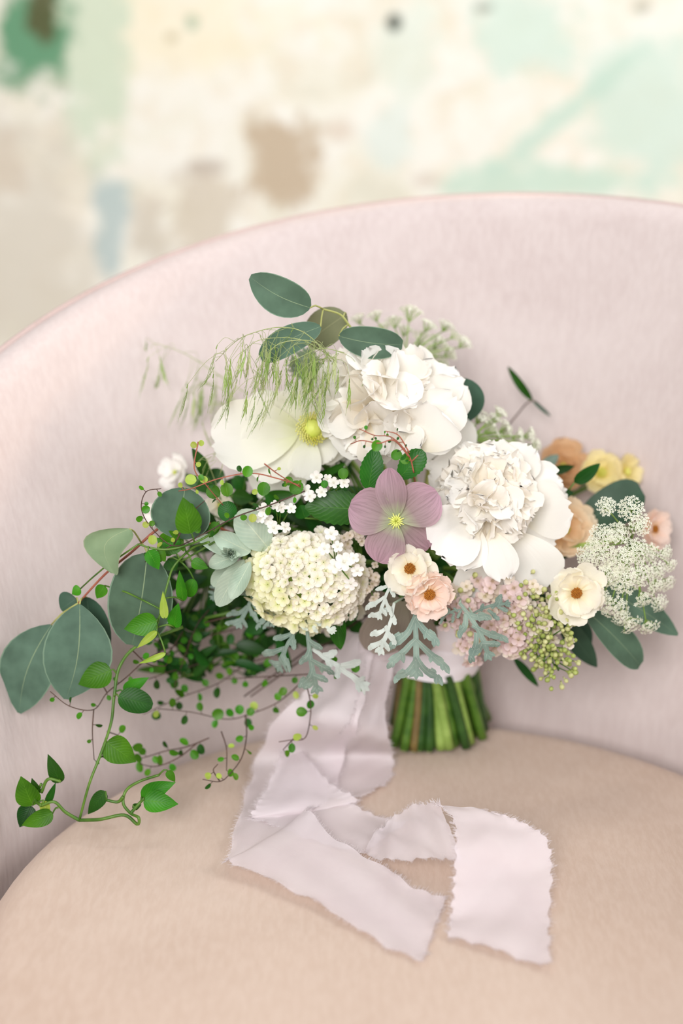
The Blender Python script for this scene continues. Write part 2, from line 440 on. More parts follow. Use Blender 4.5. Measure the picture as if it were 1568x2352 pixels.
def seat():
    vs, fs, uv = [], [], []; n = 96
    rings = [(k/14*.266, 0) for k in range(15)]
    for k in range(1, 7):
        a = k/6*math.pi/2; rings.append((.266+.038*math.sin(a), -.044*(1-math.cos(a))))
    rings += [(.302, -.09), (.30, -.10), (.0, -.10)]
    for r, z in rings:
        for j in range(n):
            a = 2*math.pi*j/n
            x, y = math.sin(a)*r, math.cos(a)*r
            # front of the seat runs further out than a circle
            if y < 0: y *= 1.12
            zz = z
            if r < .267 and r > 0: zz += -.0015*(r/.285)**4+.0007*math.sin(x*37+y*21)*math.sin(y*29-x*9)
            vs.append(TC+Vector((x, y, zz))); uv.append((x, y))
    for i in range(len(rings)-1):
        for j in range(n): fs.append((i*n+j, i*n+(j+1) % n, (i+1)*n+(j+1) % n, (i+1)*n+j))
    return vs, fs, uv
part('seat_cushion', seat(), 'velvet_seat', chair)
def drum(r0, r1, z0, z1, n=64):
    vs = [TC+Vector((math.sin(2*math.pi*j/n)*r, math.cos(2*math.pi*j/n)*r*(1.08 if math.cos(2*math.pi*j/n) < 0 else 1), z)) for r, z in ((r0, z0), (r1, z1)) for j in range(n)]
    return vs, [(j, (j+1) % n, n+(j+1) % n, n+j) for j in range(n)]+[tuple(range(n))[::-1], tuple(range(n, 2*n))], None
part('seat_base', drum(.30, .335, -.27, -.101), 'velvet_back', chair)
for a in (40, 140, 220, 320):
    q = TC+Vector((math.sin(R_(a))*.24, math.cos(R_(a))*.24, 0))
    part('leg', tube([q+Vector((0, 0, -.265)), q*1+Vector((math.sin(R_(a))*.03, math.cos(R_(a))*.03, FLOOR))], .022, .012, 10, 1), 'dark_wood', chair)

# ------------------------------------------------------------------ the tied bundle of stems
BC = Vector((.076, .004, .080)); BB = Vector((.081, .002, .0))
slots = []
NS = 58
for i in range(NS):
    r = math.sqrt((i+.5)/NS); a = i*2.39996
    slots.append((a, r))
order = sorted(range(NS), key=lambda i: (i*37) % NS)
# outer slots, in the ring one sees, go first
order = sorted(range(NS), key=lambda i: -slots[i][1]*1.0 + ((i*17) % 7)*.05)
slot_i = [0]
def bundle_pts():
    k = order[slot_i[0] % NS]; slot_i[0] += 1; a, r = slots[k]
    b = BC+Vector((math.cos(a)*.0285*r, math.sin(a)*.026*r, 0))
    f = BB+Vector((math.cos(a+.35)*.040*r, math.sin(a+.35)*.034*r, .0045+rnd.uniform(0, .003)))
    return b, f, r
STEMS = ['stem_green', 'stem_dark', 'stem_pale', 'stem_green', 'stem_brown', 'stem_dark']
def stem(parent, pts, r=.0016, mat='stem_green', rb=None, sides=6):
    """a flower's stalk: from the head through the ribbon to its cut end on the seat"""
    b, f, rr = bundle_pts(); rb = rb or .0037
    pts = [Vector(p) for p in pts]; p = pts[-1]
    up = BC+(b-BC)*1.05+Vector((0, 0, .045))
    mid = p.lerp(up, .55)+Vector((0, 0, .0))+(Vector((.045, .01, .17))-p.lerp(up, .5))*.25
    g1 = tube(pts+[mid, up, b], r, rb, sides, 4)
    g2 = tube([b, b.lerp(f, .5), f], rb, rb*1.05, 8, 3)
    mt = STEMS[slot_i[0] % len(STEMS)]
    part('stem', g1, mat, parent)
    part('stem_end', g2, mt, parent)
def headto(c, facing, back=.03): return [c-facing*.004, c-facing*back]
def F(x, y, z): return Vector((x, y, z)).normalized()

# ------------------------------------------------------------------ flower builders
def pet(parent, spec, mat, y0, n=None, name='petal', **kw):
    """spec: base px, tip px, width px, base y, tip y, a, b, cup, arch"""
    bu, bv, tu, tv, wd, by, ty, a, b, cup, arch = spec
    B = P(bu, bv, y0+by); T = P(tu, tv, y0+ty)
    return part(name, blade(B, T, px(wd, T), a, b, n, cup, arch, **kw), mat, parent)

def peony(label, cpx, y0, facing, guards, ball_c, R, n_in, seed, thmax=95, big=1., ruf=.06, nb=(.24, .30), stemr=.0035):
    global rnd
    old = rnd; rnd = random.Random(seed)
    C0 = P(cpx[0], cpx[1], y0)
    t_ = thing('peony', C0, label, 'flower')
    for g in guards: pet(t_, g, 'peony_petal', y0, ruf=.025, notch=.09, nu=12, nv=12, curl=rnd.uniform(-.02, .08))
    c = P(ball_c[0], ball_c[1], y0+ball_c[2]); e1 = facing.orthogonal().normalized(); e2 = facing.cross(e1)
    for i in range(n_in):
        k = (i+.5)/n_in; th = R_(thmax)*k**.62; ph = i*2.39996+rnd.uniform(-.3, .3)
        rad = e1*math.cos(ph)+e2*math.sin(ph)
        d = facing*math.cos(th)+rad*math.sin(th)
        tg = rad*math.cos(th)-facing*math.sin(th)
        sw = rnd.uniform(-.55, .95) if k < .45 else rnd.uniform(.25, 1.0)
        lat = d.cross(tg)*rnd.uniform(-.5, .5)
        axd = (d*rnd.uniform(.55, .95)+tg*sw+lat).normalized(); ll = R*rnd.uniform(.62, .95)*big
        mid_ = c+d*R*rnd.uniform(.74, .98)
        base = mid_-axd*ll*.55; tip = mid_+axd*ll*.45
        nn = d-axd*.2*sw+rvec(.25)
        part('petal', blade(base, tip, ll*rnd.uniform(.75, 1.15), .9, nb[1], nn, cup=rnd.uniform(.1, .6)*rnd.choice((-1, 1, 1)), arch=rnd.uniform(-.15, .12), ruf=ruf, notch=nb[0], nu=8, nv=9, curl=rnd.uniform(-.15, .25), twist=rnd.uniform(-.5, .5)), 'peony_inner_petal' if rnd.random() < .6 else 'peony_petal', t_)
    part('petal', ball(c, R*.62, 8, 12, 1, facing, .05), 'peony_inner_petal', t_)  # white filler ball, added so gaps between the petals stay bright
    # calyx
    part('calyx', join([ball(c-facing*.012, .011, 6, 8)]), 'stem_green', t_)
    stem(t_, headto(c-facing*.012, facing), .0025, 'stem_green', .0042)
    rnd = old
    return t_
f2 = F(-.12, -.93, .38)
peony('large white peony with a ruffled centre and wide outer petals, right of the mauve hellebore', (1140, 1180), -.075, f2, [
 (1190, 1185, 1314, 1160, 140, .02, .0, .8, .35, .25, -.03), (1160, 1215, 1252, 1355, 150, .0, -.01, .9, .35, .15, .05),
 (1180, 1200, 1284, 1235, 110, .02, .01, .9, .35, .1, .03), (1115, 1235, 1086, 1402, 118, .0, -.004, .8, .3, .15, .03),
 (1095, 1190, 990, 1262, 150, -.012, -.036, .8, .38, .35, .08), (1100, 1110, 985, 1072, 110, .03, .03, .8, .4, .2, 0),
 (1150, 1110, 1222, 1025, 105, .03, .02, .8, .4, .2, .03), (1170, 1130, 1290, 1098, 105, .03, .02, .8, .4, .2, .03),
 (1130, 1100, 1145, 1008, 110, .03, .02, .8, .4, .3, .02), (1100, 1100, 1060, 1018, 90, .03, .02, .8, .4, .3, .02),
 (1125, 1215, 1160, 1335, 85, -.018, -.038, .9, .4, .3, .1), (1085, 1195, 1052, 1308, 110, -.014, -.034, .8, .35, .3, .08),
 (1080, 1150, 1010, 1150, 90, .02, .0, .8, .4, .2, .05), (1210, 1150, 1300, 1120, 90, .035, .03, .8, .4, .1, 0),
 ], (1115, 1142, .006), .0325, 105, 3, big=1.0)
f1 = F(.05, -.72, .69)
peony('large white peony at the crown of the bouquet, its petals cupped upward', (900, 960), -.045, f1, [
 (955, 985, 1068, 872, 120, .02, .01, .9, .4, .4, -.04), (945, 990, 1022, 826, 140, .01, .02, .9, .35, .4, -.06),
 (930, 960, 940, 788, 125, .02, .03, .9, .4, .4, -.03), (910, 950, 866, 803, 110, .02, .02, .9, .4, .4, 0),
 (930, 990, 1056, 985, 120, .0, -.01, .9, .4, .4, .08), (900, 965, 910, 1047, 150, .0, -.025, .7, .4, .2, .05),
 (870, 960, 800, 1040, 120, .0, -.02, .8, .4, .3, .06), (860, 940, 745, 985, 90, .02, .0, .9, .4, .3, .05),
 (860, 920, 732, 930, 100, .02, .0, .9, .4, .3, .05), (860, 920, 738, 845, 90, .02, .01, .9, .4, .3, .03),
 (880, 920, 785, 815, 90, .02, .02, .9, .4, .3, .03), (970, 950, 1062, 1065, 150, .04, .03, .7, .45, .1, 0),
 (955, 1035, 985, 925, 185, -.016, -.034, .8, .38, .6, -.10), (960, 1010, 1052, 905, 120, -.01, -.01, .8, .4, .5, -.08),
 (905, 990, 960, 1042, 95, -.01, -.03, .8, .4, .3, .05), (890, 980, 845, 1035, 90, -.01, -.03, .8, .4, .3, .05),
 (960, 985, 1030, 1035, 110, .02, .01, .8, .4, .3, .05),
 ], (862, 930, .006), .0365, 66, 5, thmax=100, big=1.25, ruf=.035, nb=(.10, .42))
# open white flower with the yellow-green eye
def poppy():
    y0 = -.04; C0 = P(714, 986, y0); fc = F(.25, -.9, .35)
    t_ = thing('white_anemone', C0, 'open white flower with a yellow-green centre under drooping grass', 'flower')
    for g in [(690, 985, 484, 1012, 165, .012, -.008, .75, .34, .45, .08), (700, 985, 560, 940, 120, .02, .01, .8, .35, .3, .05),
              (712, 975, 700, 868, 115, .02, .02, .8, .4, .25, .03), (700, 1000, 560, 1062, 150, .01, -.01, .85, .35, .25, .06),
              (705, 1010, 600, 1150, 135, .02, .01, .9, .4, .2, .03), (718, 1005, 690, 1100, 78, .0, -.012, .9, .4, .2, .05),
              (735, 990, 800, 1040, 110, .02, .01, .8, .4, .2, 0), (735, 975, 790, 900, 110, .02, .03, .8, .4, .2, 0),
              (725, 1000, 755, 1062, 70, .01, -.004, .8, .4, .2, .05), (700, 990, 610, 925, 110, .015, .015, .8, .4, .3, .04)]:
        pet(t_, g, 'poppy_petal', y0, ruf=.018, notch=.05, nu=12, nv=12, curl=.03)
    part('pistil', ball(C0+fc*.004, .0075, 7, 10, .8, fc, .03), 'pistil', t_)
    e1 = fc.orthogonal().normalized(); e2 = fc.cross(e1); gs = []
    for i in range(130):
        ph = i*2.39996; k = .55+.45*(i/130)
        rad = e1*math.cos(ph)+e2*math.sin(ph); tip = C0+rad*.0125*k+fc*(.011*(1.25-k)+rnd.uniform(0, .002))
        gs.append(tube([C0+rad*.004, C0+rad*.008*k+fc*.005, tip], .00022, .00018, 3, 1)); gs.append(ball(tip, .0007, 3, 4, 1.4))
    part('stamens', join(gs), 'yellow_stamen', t_, kind='stuff')
    stem(t_, headto(C0, fc), .0022, 'stem_green', .004)
poppy()

def hellebore(label, c, y0, fc, petals, mat, name='hellebore'):
    C0 = P(c[0], c[1], y0)
    t_ = thing(name, C0, label, 'flower')
    for (tu, tv, wd, dy, a, b, cup) in petals:
        T = P(tu, tv, y0+dy); d = (T-C0)
        part('petal', blade(C0+d*.03+fc*-.001*rnd.random(), T, px(wd, T), a, b+.14, fc+rvec(.05), cup, .05, curl=.05, ruf=.02, nu=12, nv=10), mat, t_)
    if mat == 'hellebore_petal':
        e1 = fc.orthogonal().normalized(); e2 = fc.cross(e1); gs = []
        for i in range(16):
            ph = i/16*2*math.pi; rad = e1*math.cos(ph)+e2*math.sin(ph)
            gs.append(tube([C0, C0+rad*.003+fc*.003, C0+rad*(.006 if i % 2 else .0045)+fc*.0035], .0008, .0003, 5, 1))
        for i in range(5):
            ph = i/5*2*math.pi; rad = e1*math.cos(ph)+e2*math.sin(ph)
            gs.append(tube([C0, C0+rad*.001+fc*.005, C0+rad*.0022+fc*.0075], .0006, .0003, 5, 1))
        part('pistil', join(gs), 'pistil', t_)
    stem(t_, headto(C0, fc, .025), .0015, 'stem_green')
hellebore('mauve five-petalled hellebore with a pale green star centre', (910, 1196), -.105, F(-.1, -.95, .2), [
 (892, 1076, 73, .006, .8, .45, .35), (803, 1160, 112, .004, .85, .42, .15), (1004, 1132, 112, .0, .85, .42, .12),
 (868, 1292, 96, -.004, .85, .42, .2), (985, 1262, 105, .006, .85, .42, .15)], 'hellebore_petal')
hellebore('dusky brown-mauve hellebore hanging face down above the ribbon cuff', (925, 1378), -.065, F(.1, -.9, -.1), [
 (848, 1498, 112, .0, .7, .4, .2), (968, 1508, 105, .002, .7, .4, .2), (835, 1400, 90, .01, .7, .4, .2), (1010, 1420, 90, .02, .7, .4, .1)], 'dusky_petal')

def ranunculus(label, c, y0, r, fc, mat, n=11, seed=1, eye='anther', eyer=13, cupk=.5, stemmat='stem_green', name='butterfly_ranunculus', grp=None, lay=2, notch=.08):
    global rnd
    old = rnd; rnd = random.Random(seed)
    C0 = P(c[0], c[1], y0); R = px(r, C0)
    t_ = thing(name, C0, label, 'flower', grp)
    e1 = fc.orthogonal().normalized(); e2 = fc.cross(e1)
    for L_ in range(lay):
        m = n//lay+(1 if L_ == 0 else 0)
        for i in range(m):
            ph = (i+.5*L_+rnd.uniform(-.12, .12))/m*2*math.pi+seed; rad = e1*math.cos(ph)+e2*math.sin(ph)
            rr = R*(1.0-.16*L_)*rnd.uniform(.86, 1.14)
            el = .10+.42*L_+rnd.uniform(-.05, .22)
            T = C0+rad*rr*math.cos(el)+fc*rr*math.sin(el)*cupk*1.6
            part('petal', blade(C0+rad*R*.10-fc*.002*(1-L_), T, rr*rnd.uniform(.8, 1.1), .8, .36, fc-rad*.35+rvec(.12), .4, -.14-.08*L_, ruf=.045, notch=notch, nu=9, nv=8, curl=rnd.uniform(-.1, .1)), mat, t_)
    gs = []
    er = px(eyer, C0)
    for i in range(70):
        k = math.sqrt(i/70); ph = i*2.4; rad = e1*math.cos(ph)+e2*math.sin(ph)
        gs.append(ball(C0+rad*er*k+fc*(er*(.9-.45*k*k)), er*.14, 3, 5, 1.6, fc))
    gs.append(ball(C0+fc*er*.2, er*.85, 6, 10, .6, fc))
    part('flower_centre', join(gs), eye, t_)
    stem(t_, headto(C0, fc, .02), .0013, stemmat)
    rnd = old
ranunculus('cream butterfly ranunculus with a brown eye, above the blush one', (941, 1306), -.115, 62, F(-.1, -.92, .35), 'cream_petal', 10, 2)
ranunculus('blush pink butterfly ranunculus with orange eye at the front centre', (985, 1364), -.12, 68, F(.15, -.95, .0), 'blush_petal', 14, 4, notch=.18)
ranunculus('cream butterfly ranunculus with brown eye beside the lace umbel at right', (1322, 1361), -.10, 74, F(.1, -.95, .15), 'cream_petal', 13, 6)
ranunculus('pale yellow bloom at upper right, left of its pair', (1380, 1086), .05, 52, F(.0, -.9, .4), 'yellow_petal', 9, 8, 'yellow_stamen', 12, name='ranunculus')
ranunculus('pale yellow bloom at upper right, turned away, right of its pair', (1438, 1084), .06, 46, F(.6, -.7, .4), 'yellow_petal', 9, 9, 'yellow_stamen', 9, name='ranunculus')
ranunculus('peach bloom half hidden behind the right white peony', (1296, 1215), -.02, 82, F(.35, -.8, .35), 'peach_petal', 15, 10, 'yellow_stamen', 12, lay=3, name='ranunculus')
ranunculus('tan peach bloom out of focus at the back right', (1292, 1072), .07, 62, F(.1, -.7, .5), 'tan_petal', 14, 11, 'yellow_stamen', 9, lay=3, name='ranunculus')
ranunculus('pale peach bloom behind the lace umbel at the right edge', (1502, 1215), .0, 52, F(.6, -.8, .2), 'blush_petal', 10, 12, 'anther', 9, name='ranunculus')
ranunculus('small white bloom out of focus at the left edge of the bouquet', (402, 1085), .02, 44, F(-.5, -.7, .4), 'blossom_petal', 7, 13, 'pistil', 5, name='freesia')
ranunculus('small white bloom behind the upper left eucalyptus leaf', (352, 1180), .0, 30, F(-.5, -.7, .2), 'blossom_petal', 6, 14, 'pistil', 4, name='freesia')
ranunculus('small cream bloom in shade between vine and silver leaves', (505, 1160), -.02, 42, F(-.3, -.9, .2), 'cream_petal', 6, 15, 'pistil', 5, name='freesia')
ranunculus('white petalled bloom in the shadow below the crown peony', (770, 1040), -.01, 42, F(.0, -.9, -.1), 'blossom_petal', 6, 16, 'pistil', 5, name='freesia')
ranunculus('greenish white bloom peeping out below the snowball cluster', (752, 1425), -.06, 42, F(.0, -.9, -.3), 'cream_petal', 6, 17, 'pistil', 5, name='freesia')
ranunculus('cream bloom half hidden between snowball cluster and dusky hellebore', (815, 1390), -.05, 40, F(.0, -.9, -.2), 'cream_petal', 6, 18, 'pistil', 5, name='freesia')

# --- small floret meshes shared by the clusters (unit size)
def floret_geo(n, a=.7, b=.35, wd=.95, cup=.3, up=.25, tubeL=0., ar=-.08):
    gs = []
    for i in range(n):
        ph = i/n*2*math.pi; rad = Vector((math.cos(ph), math.sin(ph), 0))
        gs.append(blade(rad*.06, rad*1.+Vector((0, 0, up)), wd, a, b, Vector((0, 0, 1)), cup, ar, nu=4, nv=4, seed=i))
    if tubeL: gs.append(tube([(0, 0, .05), (0, 0, -tubeL*.5), (.1, 0, -tubeL)], .2, .12, 6, 1))
    return join(gs)
FL = {}
for nm, n, mt, kw in (('viburnum', 5, 'viburnum_petal', dict(cup=.5, up=.2)), ('viburnum_green', 5, 'viburnum_green_petal', dict(up=.35)),
                      ('blossom', 5, 'blossom_petal', dict(wd=.8, tubeL=2.2, up=.1)), ('lilac', 4, 'lilac_petal', dict(wd=1.0, up=.1, tubeL=.8)),
                      ('lilac_pale', 4, 'lilac_pale_petal', dict(wd=1.0, up=.25, tubeL=.8))):
    FL[nm] = mesh('floret', *floret_geo(n, **kw)[:2], mt, floret_geo(n, **kw)[2])
def bud_geo():
    gs = [ball((0, 0, .9), .55, 5, 8, 1.15), tube([(0, 0, .6), (0, 0, -.6)], .3, .14, 5, 1)]
    return join(gs)
for nm, mt in (('bud', 'lilac_bud'), ('bud_green', 'lilac_bud_green')):
    g = bud_geo(); FL[nm] = mesh('bud', g[0], g[1], mt, g[2])

# --- snowball viburnum
def viburnum():
    c = P(703, 1326, -.085); t_ = thing('viburnum', c, 'rounded snowball cluster of cream white florets at the front left', 'flower')
    rx, rz, ry = px(128, c), px(108, c), .034
    k = 0
    for i in range(360):
        z = 1-2*(i+.5)/360; ph = i*2.39996; q = math.sqrt(1-z*z)
        d = Vector((q*math.cos(ph), z, q*math.sin(ph)))
        if d.y > .15: continue
        p = c+Vector((d.x*rx, d.y*ry, d.z*rz))*rnd.uniform(.88, 1.1)
        nn = Vector((d.x/rx, d.y/ry, d.z/rz)).normalized()+F(0, -.9, .3)*.45+rvec(.33)
        green = d.x+d.z*.9 < -.25+rnd.uniform(-.25, .25)
        inst('floret', FL['viburnum_green' if green else 'viburnum'], t_, frame(p, nn, rnd.uniform(0, 6), px(rnd.uniform(15, 21), p)))
        k += 1
    gs = [ball(c+Vector((0, .006, 0)), rx*.66, 8, 12, .9, (0, 0, 1))]
    part('inner_stalks', gs[0], 'stem_pale', t_)
    stem(t_, headto(c, F(-.3, -.8, 0), .03), .002, 'stem_green')
viburnum()
# --- white tubular blossoms and cream clusters
def cluster(name, label, spots, y0, me, size, hub, mat='stem_green', cat='flower'):
    h = P(hub[0], hub[1], y0+.02); t_ = thing(name, h, label, cat)
    gs = []
    for s in spots:
        u, v = s[:2]; p = P(u, v, y0+rnd.uniform(-.008, .004)); d = (p-h).normalized()*.4+F(rnd.uniform(-.5, .5), -.9, rnd.uniform(-.2, .6))
        sz = px(s[2] if len(s) > 2 else size, p)
        inst('floret', FL[me], t_, frame(p, d, rnd.uniform(0, 6), sz))
        gs.append(tube([h, h.lerp(p, .6)+Vector((0, .002, 0)), p-d.normalized()*sz*.5], .0006, .0004, 4, 2))
    part('pedicels', join(gs), mat, t_)
    stem(t_, [h, h+Vector((.004, .02, -.005))], .001, mat, .003)
cluster('white_blossom_sprig', 'tiny white tubular blossoms left of the hellebore, above the serrated leaf', [(700, 1125, 15), (727, 1096, 16), (712, 1140, 15), (738, 1130, 14), (766, 1108, 14), (790, 1108, 14), (752, 1100, 12)], -.095, 'blossom', 14, (742, 1160))
cluster('white_blossom_sprig', 'small white tubular blossoms above the snowball cluster', [(606, 1172, 18), (615, 1192, 14), (645, 1165, 14), (668, 1168, 13), (632, 1160, 12), (598, 1190, 13), (655, 1210, 14), (628, 1212, 16)], -.095, 'blossom', 15, (640, 1215))
cluster('cream_blossom_sprig', 'clump of small cream blossoms between hellebore and snowball cluster', [(802+rnd.uniform(-22, 30), 1245+rnd.uniform(-22, 34), rnd.uniform(9, 13)) for _ in range(16)]+[(845+rnd.uniform(-20, 20), 1330+rnd.uniform(-40, 50), rnd.uniform(8, 12)) for _ in range(20)], -.085, 'lilac_pale', 11, (830, 1300))
cluster('white_blossom_sprig', 'white floret tips on the right shoulder of the snowball cluster', [(760, 1225, 17), (775, 1255, 14), (790, 1290, 22), (770, 1300, 18), (812, 1282, 14), (745, 1260, 15), (820, 1310, 16), (805, 1340, 17)], -.125, 'blossom', 15, (770, 1290))

# --- lilac
def lilac(name, label, axis_pts, y0, rad, n, kinds, size, hub, branches=(), ry=.014):
    A = [P(u, v, y0) for u, v in axis_pts]; A = catmull(A, 8); c = A[len(A)//2]
    t_ = thing(name, c, label, 'flower'); gs = [tube(A, .0012, .0008, 5, 1)]
    for i in range(n):
        k = rnd.random(); q = A[int(k*(len(A)-1))]; r = px(rad*(1-.35*k), q)*math.sqrt(rnd.random())*1.05
        ph = rnd.uniform(0, 2*math.pi); off = Vector((math.cos(ph)*r, -ry*rnd.random()*(1.3-.6*r/px(rad, q)), math.sin(ph)*r))
        p = q+off
        if p.z < .01: p.z = .01
        d = (off.normalized()*.7+F(0, -1, .1)*.8+rvec(.25))
        kind = kinds[int(rnd.random()*len(kinds))]
        s = px(size*rnd.uniform(.8, 1.15)*(.86 if 'bud' in kind else 1.22), p)
        inst('floret' if 'bud' not in kind else 'bud', FL[kind], t_, frame(p, d, rnd.uniform(0, 6), s))
        if i % 3 == 0: gs.append(tube([q, p-d.normalized()*s*.5], .0006, .0004, 4, 1))
    part('branchlets', join(gs), 'stem_green', t_)
    stem(t_, [A[0], A[0]+Vector((-.01, .02, .01))], .0014, 'stem_green')
lilac('lilac', 'dusty mauve lilac spray under the right peony, left part of the lilac', [(1075, 1385), (1110, 1420), (1095, 1480)], -.080, 78, 170, ['lilac', 'lilac', 'lilac_pale', 'bud'], 13.5, (1100, 1400))
lilac('lilac', 'mauve and cream lilac spray between silver leaf and green buds', [(1150, 1375), (1185, 1420), (1190, 1470)], -.088, 64, 140, ['lilac', 'lilac_pale', 'lilac'], 14, (1160, 1400))
lilac('lilac', 'yellow-green lilac buds under the right cream ranunculus', [(1200, 1370), (1245, 1400), (1275, 1440)], -.09, 60, 130, ['bud', 'bud', 'bud_green', 'lilac_pale'], 13, (1240, 1400))
lilac('lilac', 'greenest tight lilac buds, at the drooping tip of the spray', [(1235, 1440), (1262, 1480), (1282, 1540)], -.095, 64, 120, ['bud_green', 'bud', 'bud_green'], 12.5, (1240, 1430))

# --- lace umbels
def umbellet_geo(R, n, sz):
    gs = []
    for i in range(n):
        k = math.sqrt((i+.5)/n); ph = i*2.39996
        p = Vector((math.cos(ph)*k*R, math.sin(ph)*k*R, R*.35*(1-k*k)+rnd.uniform(-.1, .1)*R))
        q = p.normalized()*.6+Vector((0, 0, .8)); M = frame(p, q+rvec(.25), rnd.uniform(0, 6), sz*rnd.uniform(.8, 1.2))
        f = []
        for j in range(5):
            a = j/5*2*math.pi; f += [Vector((math.cos(a-.45)*.7, math.sin(a-.45)*.7, .15)), Vector((math.cos(a)*1.05, math.sin(a)*1.05, .2)), Vector((math.cos(a+.45)*.7, math.sin(a+.45)*.7, .15))]
        f.append(Vector((0, 0, 0))); fs = [(15, 3*j, 3*j+1, 3*j+2) for j in range(5)]
        gs.append(([M @ v for v in f], fs, [(.5, .6)]*16))
    return join(gs)
UM = []
for s in range(4):
    g = umbellet_geo(1., 46, .17); UM.append(mesh('umbellet', g[0], g[1], 'lace_floret', g[2], False))
def rays_geo(R=1.):
    gs = []
    for i in range(14):
        k = math.sqrt((i+.5)/14); ph = i*2.39996+1
        gs.append(tube([(0, 0, -.9), (math.cos(ph)*k*R, math.sin(ph)*k*R, R*.3*(1-k*k))], .035, .02, 3, 1, False))
    return join(gs)
g = rays_geo(); RAY = mesh('pedicels', g[0], g[1], 'stem_pale', g[2], False)
def lace(label, hub, yh, spots, y0, fc, greener=False):
    H = P(hub[0], hub[1], yh); t_ = thing('queen_annes_lace', H, label, 'flower'); 
    for (u, v, r, *dy) in spots:
        p = P(u, v, y0+(dy[0] if dy else 0)); d = ((p-H).normalized()*.9+fc*.6).normalized()
        d2 = d+rvec(.12)
        M = frame(p, d2, rnd.uniform(0, 6), px(r*.88, p))
        o = inst('umbellet', UM[rnd.randrange(4)], t_, M); o['kind'] = 'stuff'
        o = inst('pedicels', RAY, t_, M); o['kind'] = 'stuff'
        e = M @ Vector((0, 0, -.85)); part('ray', tube([H, H.lerp(e, .55)+Vector((0, 0, .002)), e], .0007, .0005, 4, 2), 'stem_pale', t_)
    stem(t_, [H, H-fc*.02], .0013, 'stem_pale')
lace('white lace umbel on pale green rays, in focus at the far right', (1448, 1245), -.055, [
 (1392, 1163, 26), (1448, 1168, 34), (1470, 1205, 30), (1420, 1225, 30), (1380, 1230, 32), (1345, 1275, 26), (1385, 1275, 36),
 (1420, 1290, 38), (1460, 1265, 34), (1495, 1270, 26, .01), (1395, 1322, 32), (1435, 1335, 38), (1475, 1320, 32), (1510, 1310, 26, .01),
 (1530, 1270, 22, .015), (1535, 1340, 24, .015), (1480, 1375, 30), (1515, 1385, 26, .01), (1410, 1395, 36), (1385, 1370, 20), (1450, 1435, 32), (1490, 1440, 28),
 (1428, 1420, 26), (1360, 1250, 18), (1540, 1300, 20, .015), (1508, 1345, 26, .005)], -.095, F(.35, -.85, .25))
lace('pale green lace umbel out of focus behind the crown peony', (930, 830), .03, [
 (905, 735, 26), (945, 715, 34), (985, 745, 26), (1025, 745, 24), (1068, 785, 26), (1010, 785, 30), (970, 775, 30), (1000, 815, 30), (1035, 810, 26),
 (860, 722, 22), (820, 730, 22), (930, 755, 24), (1045, 770, 20), (880, 750, 22), (960, 805, 26), (1020, 835, 22)], .06, F(.2, -.5, .75))
lace('pale green lace umbel between the two white peonies and the chair back', (1080, 1010), .0, [
 (1105, 955, 30), (1150, 945, 22), (1130, 985, 30), (1165, 985, 26), (1090, 1000, 28), (1195, 1005, 26), (1220, 1000, 26), (1175, 1030, 26),
 (1225, 1040, 26), (1140, 960, 20), (1115, 1020, 26), (1150, 1015, 26), (1075, 975, 20), (1205, 1040, 24), (1235, 1020, 18)], .01, F(.3, -.6, .65))

# --- grey fuzzy head behind the grass
def fuzzy(label, c, y0, r, n=150, mat='fuzzy_head'):
    C0 = P(c[0], c[1], y0); R = px(r, C0); t_ = thing('silvery_bud_head', C0, label, 'flower'); gs = [ball(C0, R*.6, 6, 8)]
    for i in range(n):
        z = 1-2*(i+.5)/n; ph = i*2.4; q = math.sqrt(1-z*z); d = Vector((q*math.cos(ph), q*math.sin(ph), z))
        gs.append(blade(C0+d*R*.5, C0+d*R*rnd.uniform(.85, 1.15), R*.2, .6, .5, d.orthogonal(), .3, .1, nu=3, nv=2))
    part('bracts', join(gs), mat, t_, kind='stuff'); stem(t_, [C0, C0+Vector((.003, .0, -.03))], .0012, 'stem_pale')
fuzzy('silvery green fuzzy bud head left of the crown peony', (700, 838), .0, 40)

# --- eucalyptus
def leaf(parent, b, t_, wd, y, mat, y2=None, a=.55, bb=.7, n=None, cup=.15, arch=.05, name='leaf', petiole=None, pm='olive_stem', **kw):
    B = P(b[0], b[1], y); T = P(t_[0], t_[1], y if y2 is None else y2)
    nn = n if n is not None else TOCAM+Vector((rnd.uniform(-.25, .25), 0, rnd.uniform(-.1, .35)))
    kw.setdefault('nu', 12); kw.setdefault('nv', 8)
    o = part(name, blade(B, T, px(wd, B.lerp(T, .5)), a, bb, nn, cup, arch, **kw), mat, parent)
    if petiole is not None: PET.append(tube([petiole, petiole.lerp(B, .6)+Vector((0, 0, .002)), B], .0007, .0006, 5, 2))
    return o
PET = []
def eucalyptus(label, path, leaves, reds='red_stem', r=.0012):
    pts = [P(*q) for q in path]; t_ = thing('eucalyptus_sprig', pts[-1], label, 'foliage'); PET.clear()
    cp = catmull(pts, 6)
    for (b, tp, wd, y, mat, kw) in leaves:
        B = P(b[0], b[1], y); q = min(cp, key=lambda s: (s-B).length)
        leaf(t_, b, tp, wd, y, mat, petiole=q, **kw)
    for g_ in PET: part('petiole', g_, 'olive_stem', t_)
    part('twig', tube(pts, r, r*.6, 6, 5), reds, t_)
    stem(t_, [pts[0], pts[0].lerp(BC+Vector((0, 0, .1)), .3)], r, 'olive_stem', .003)
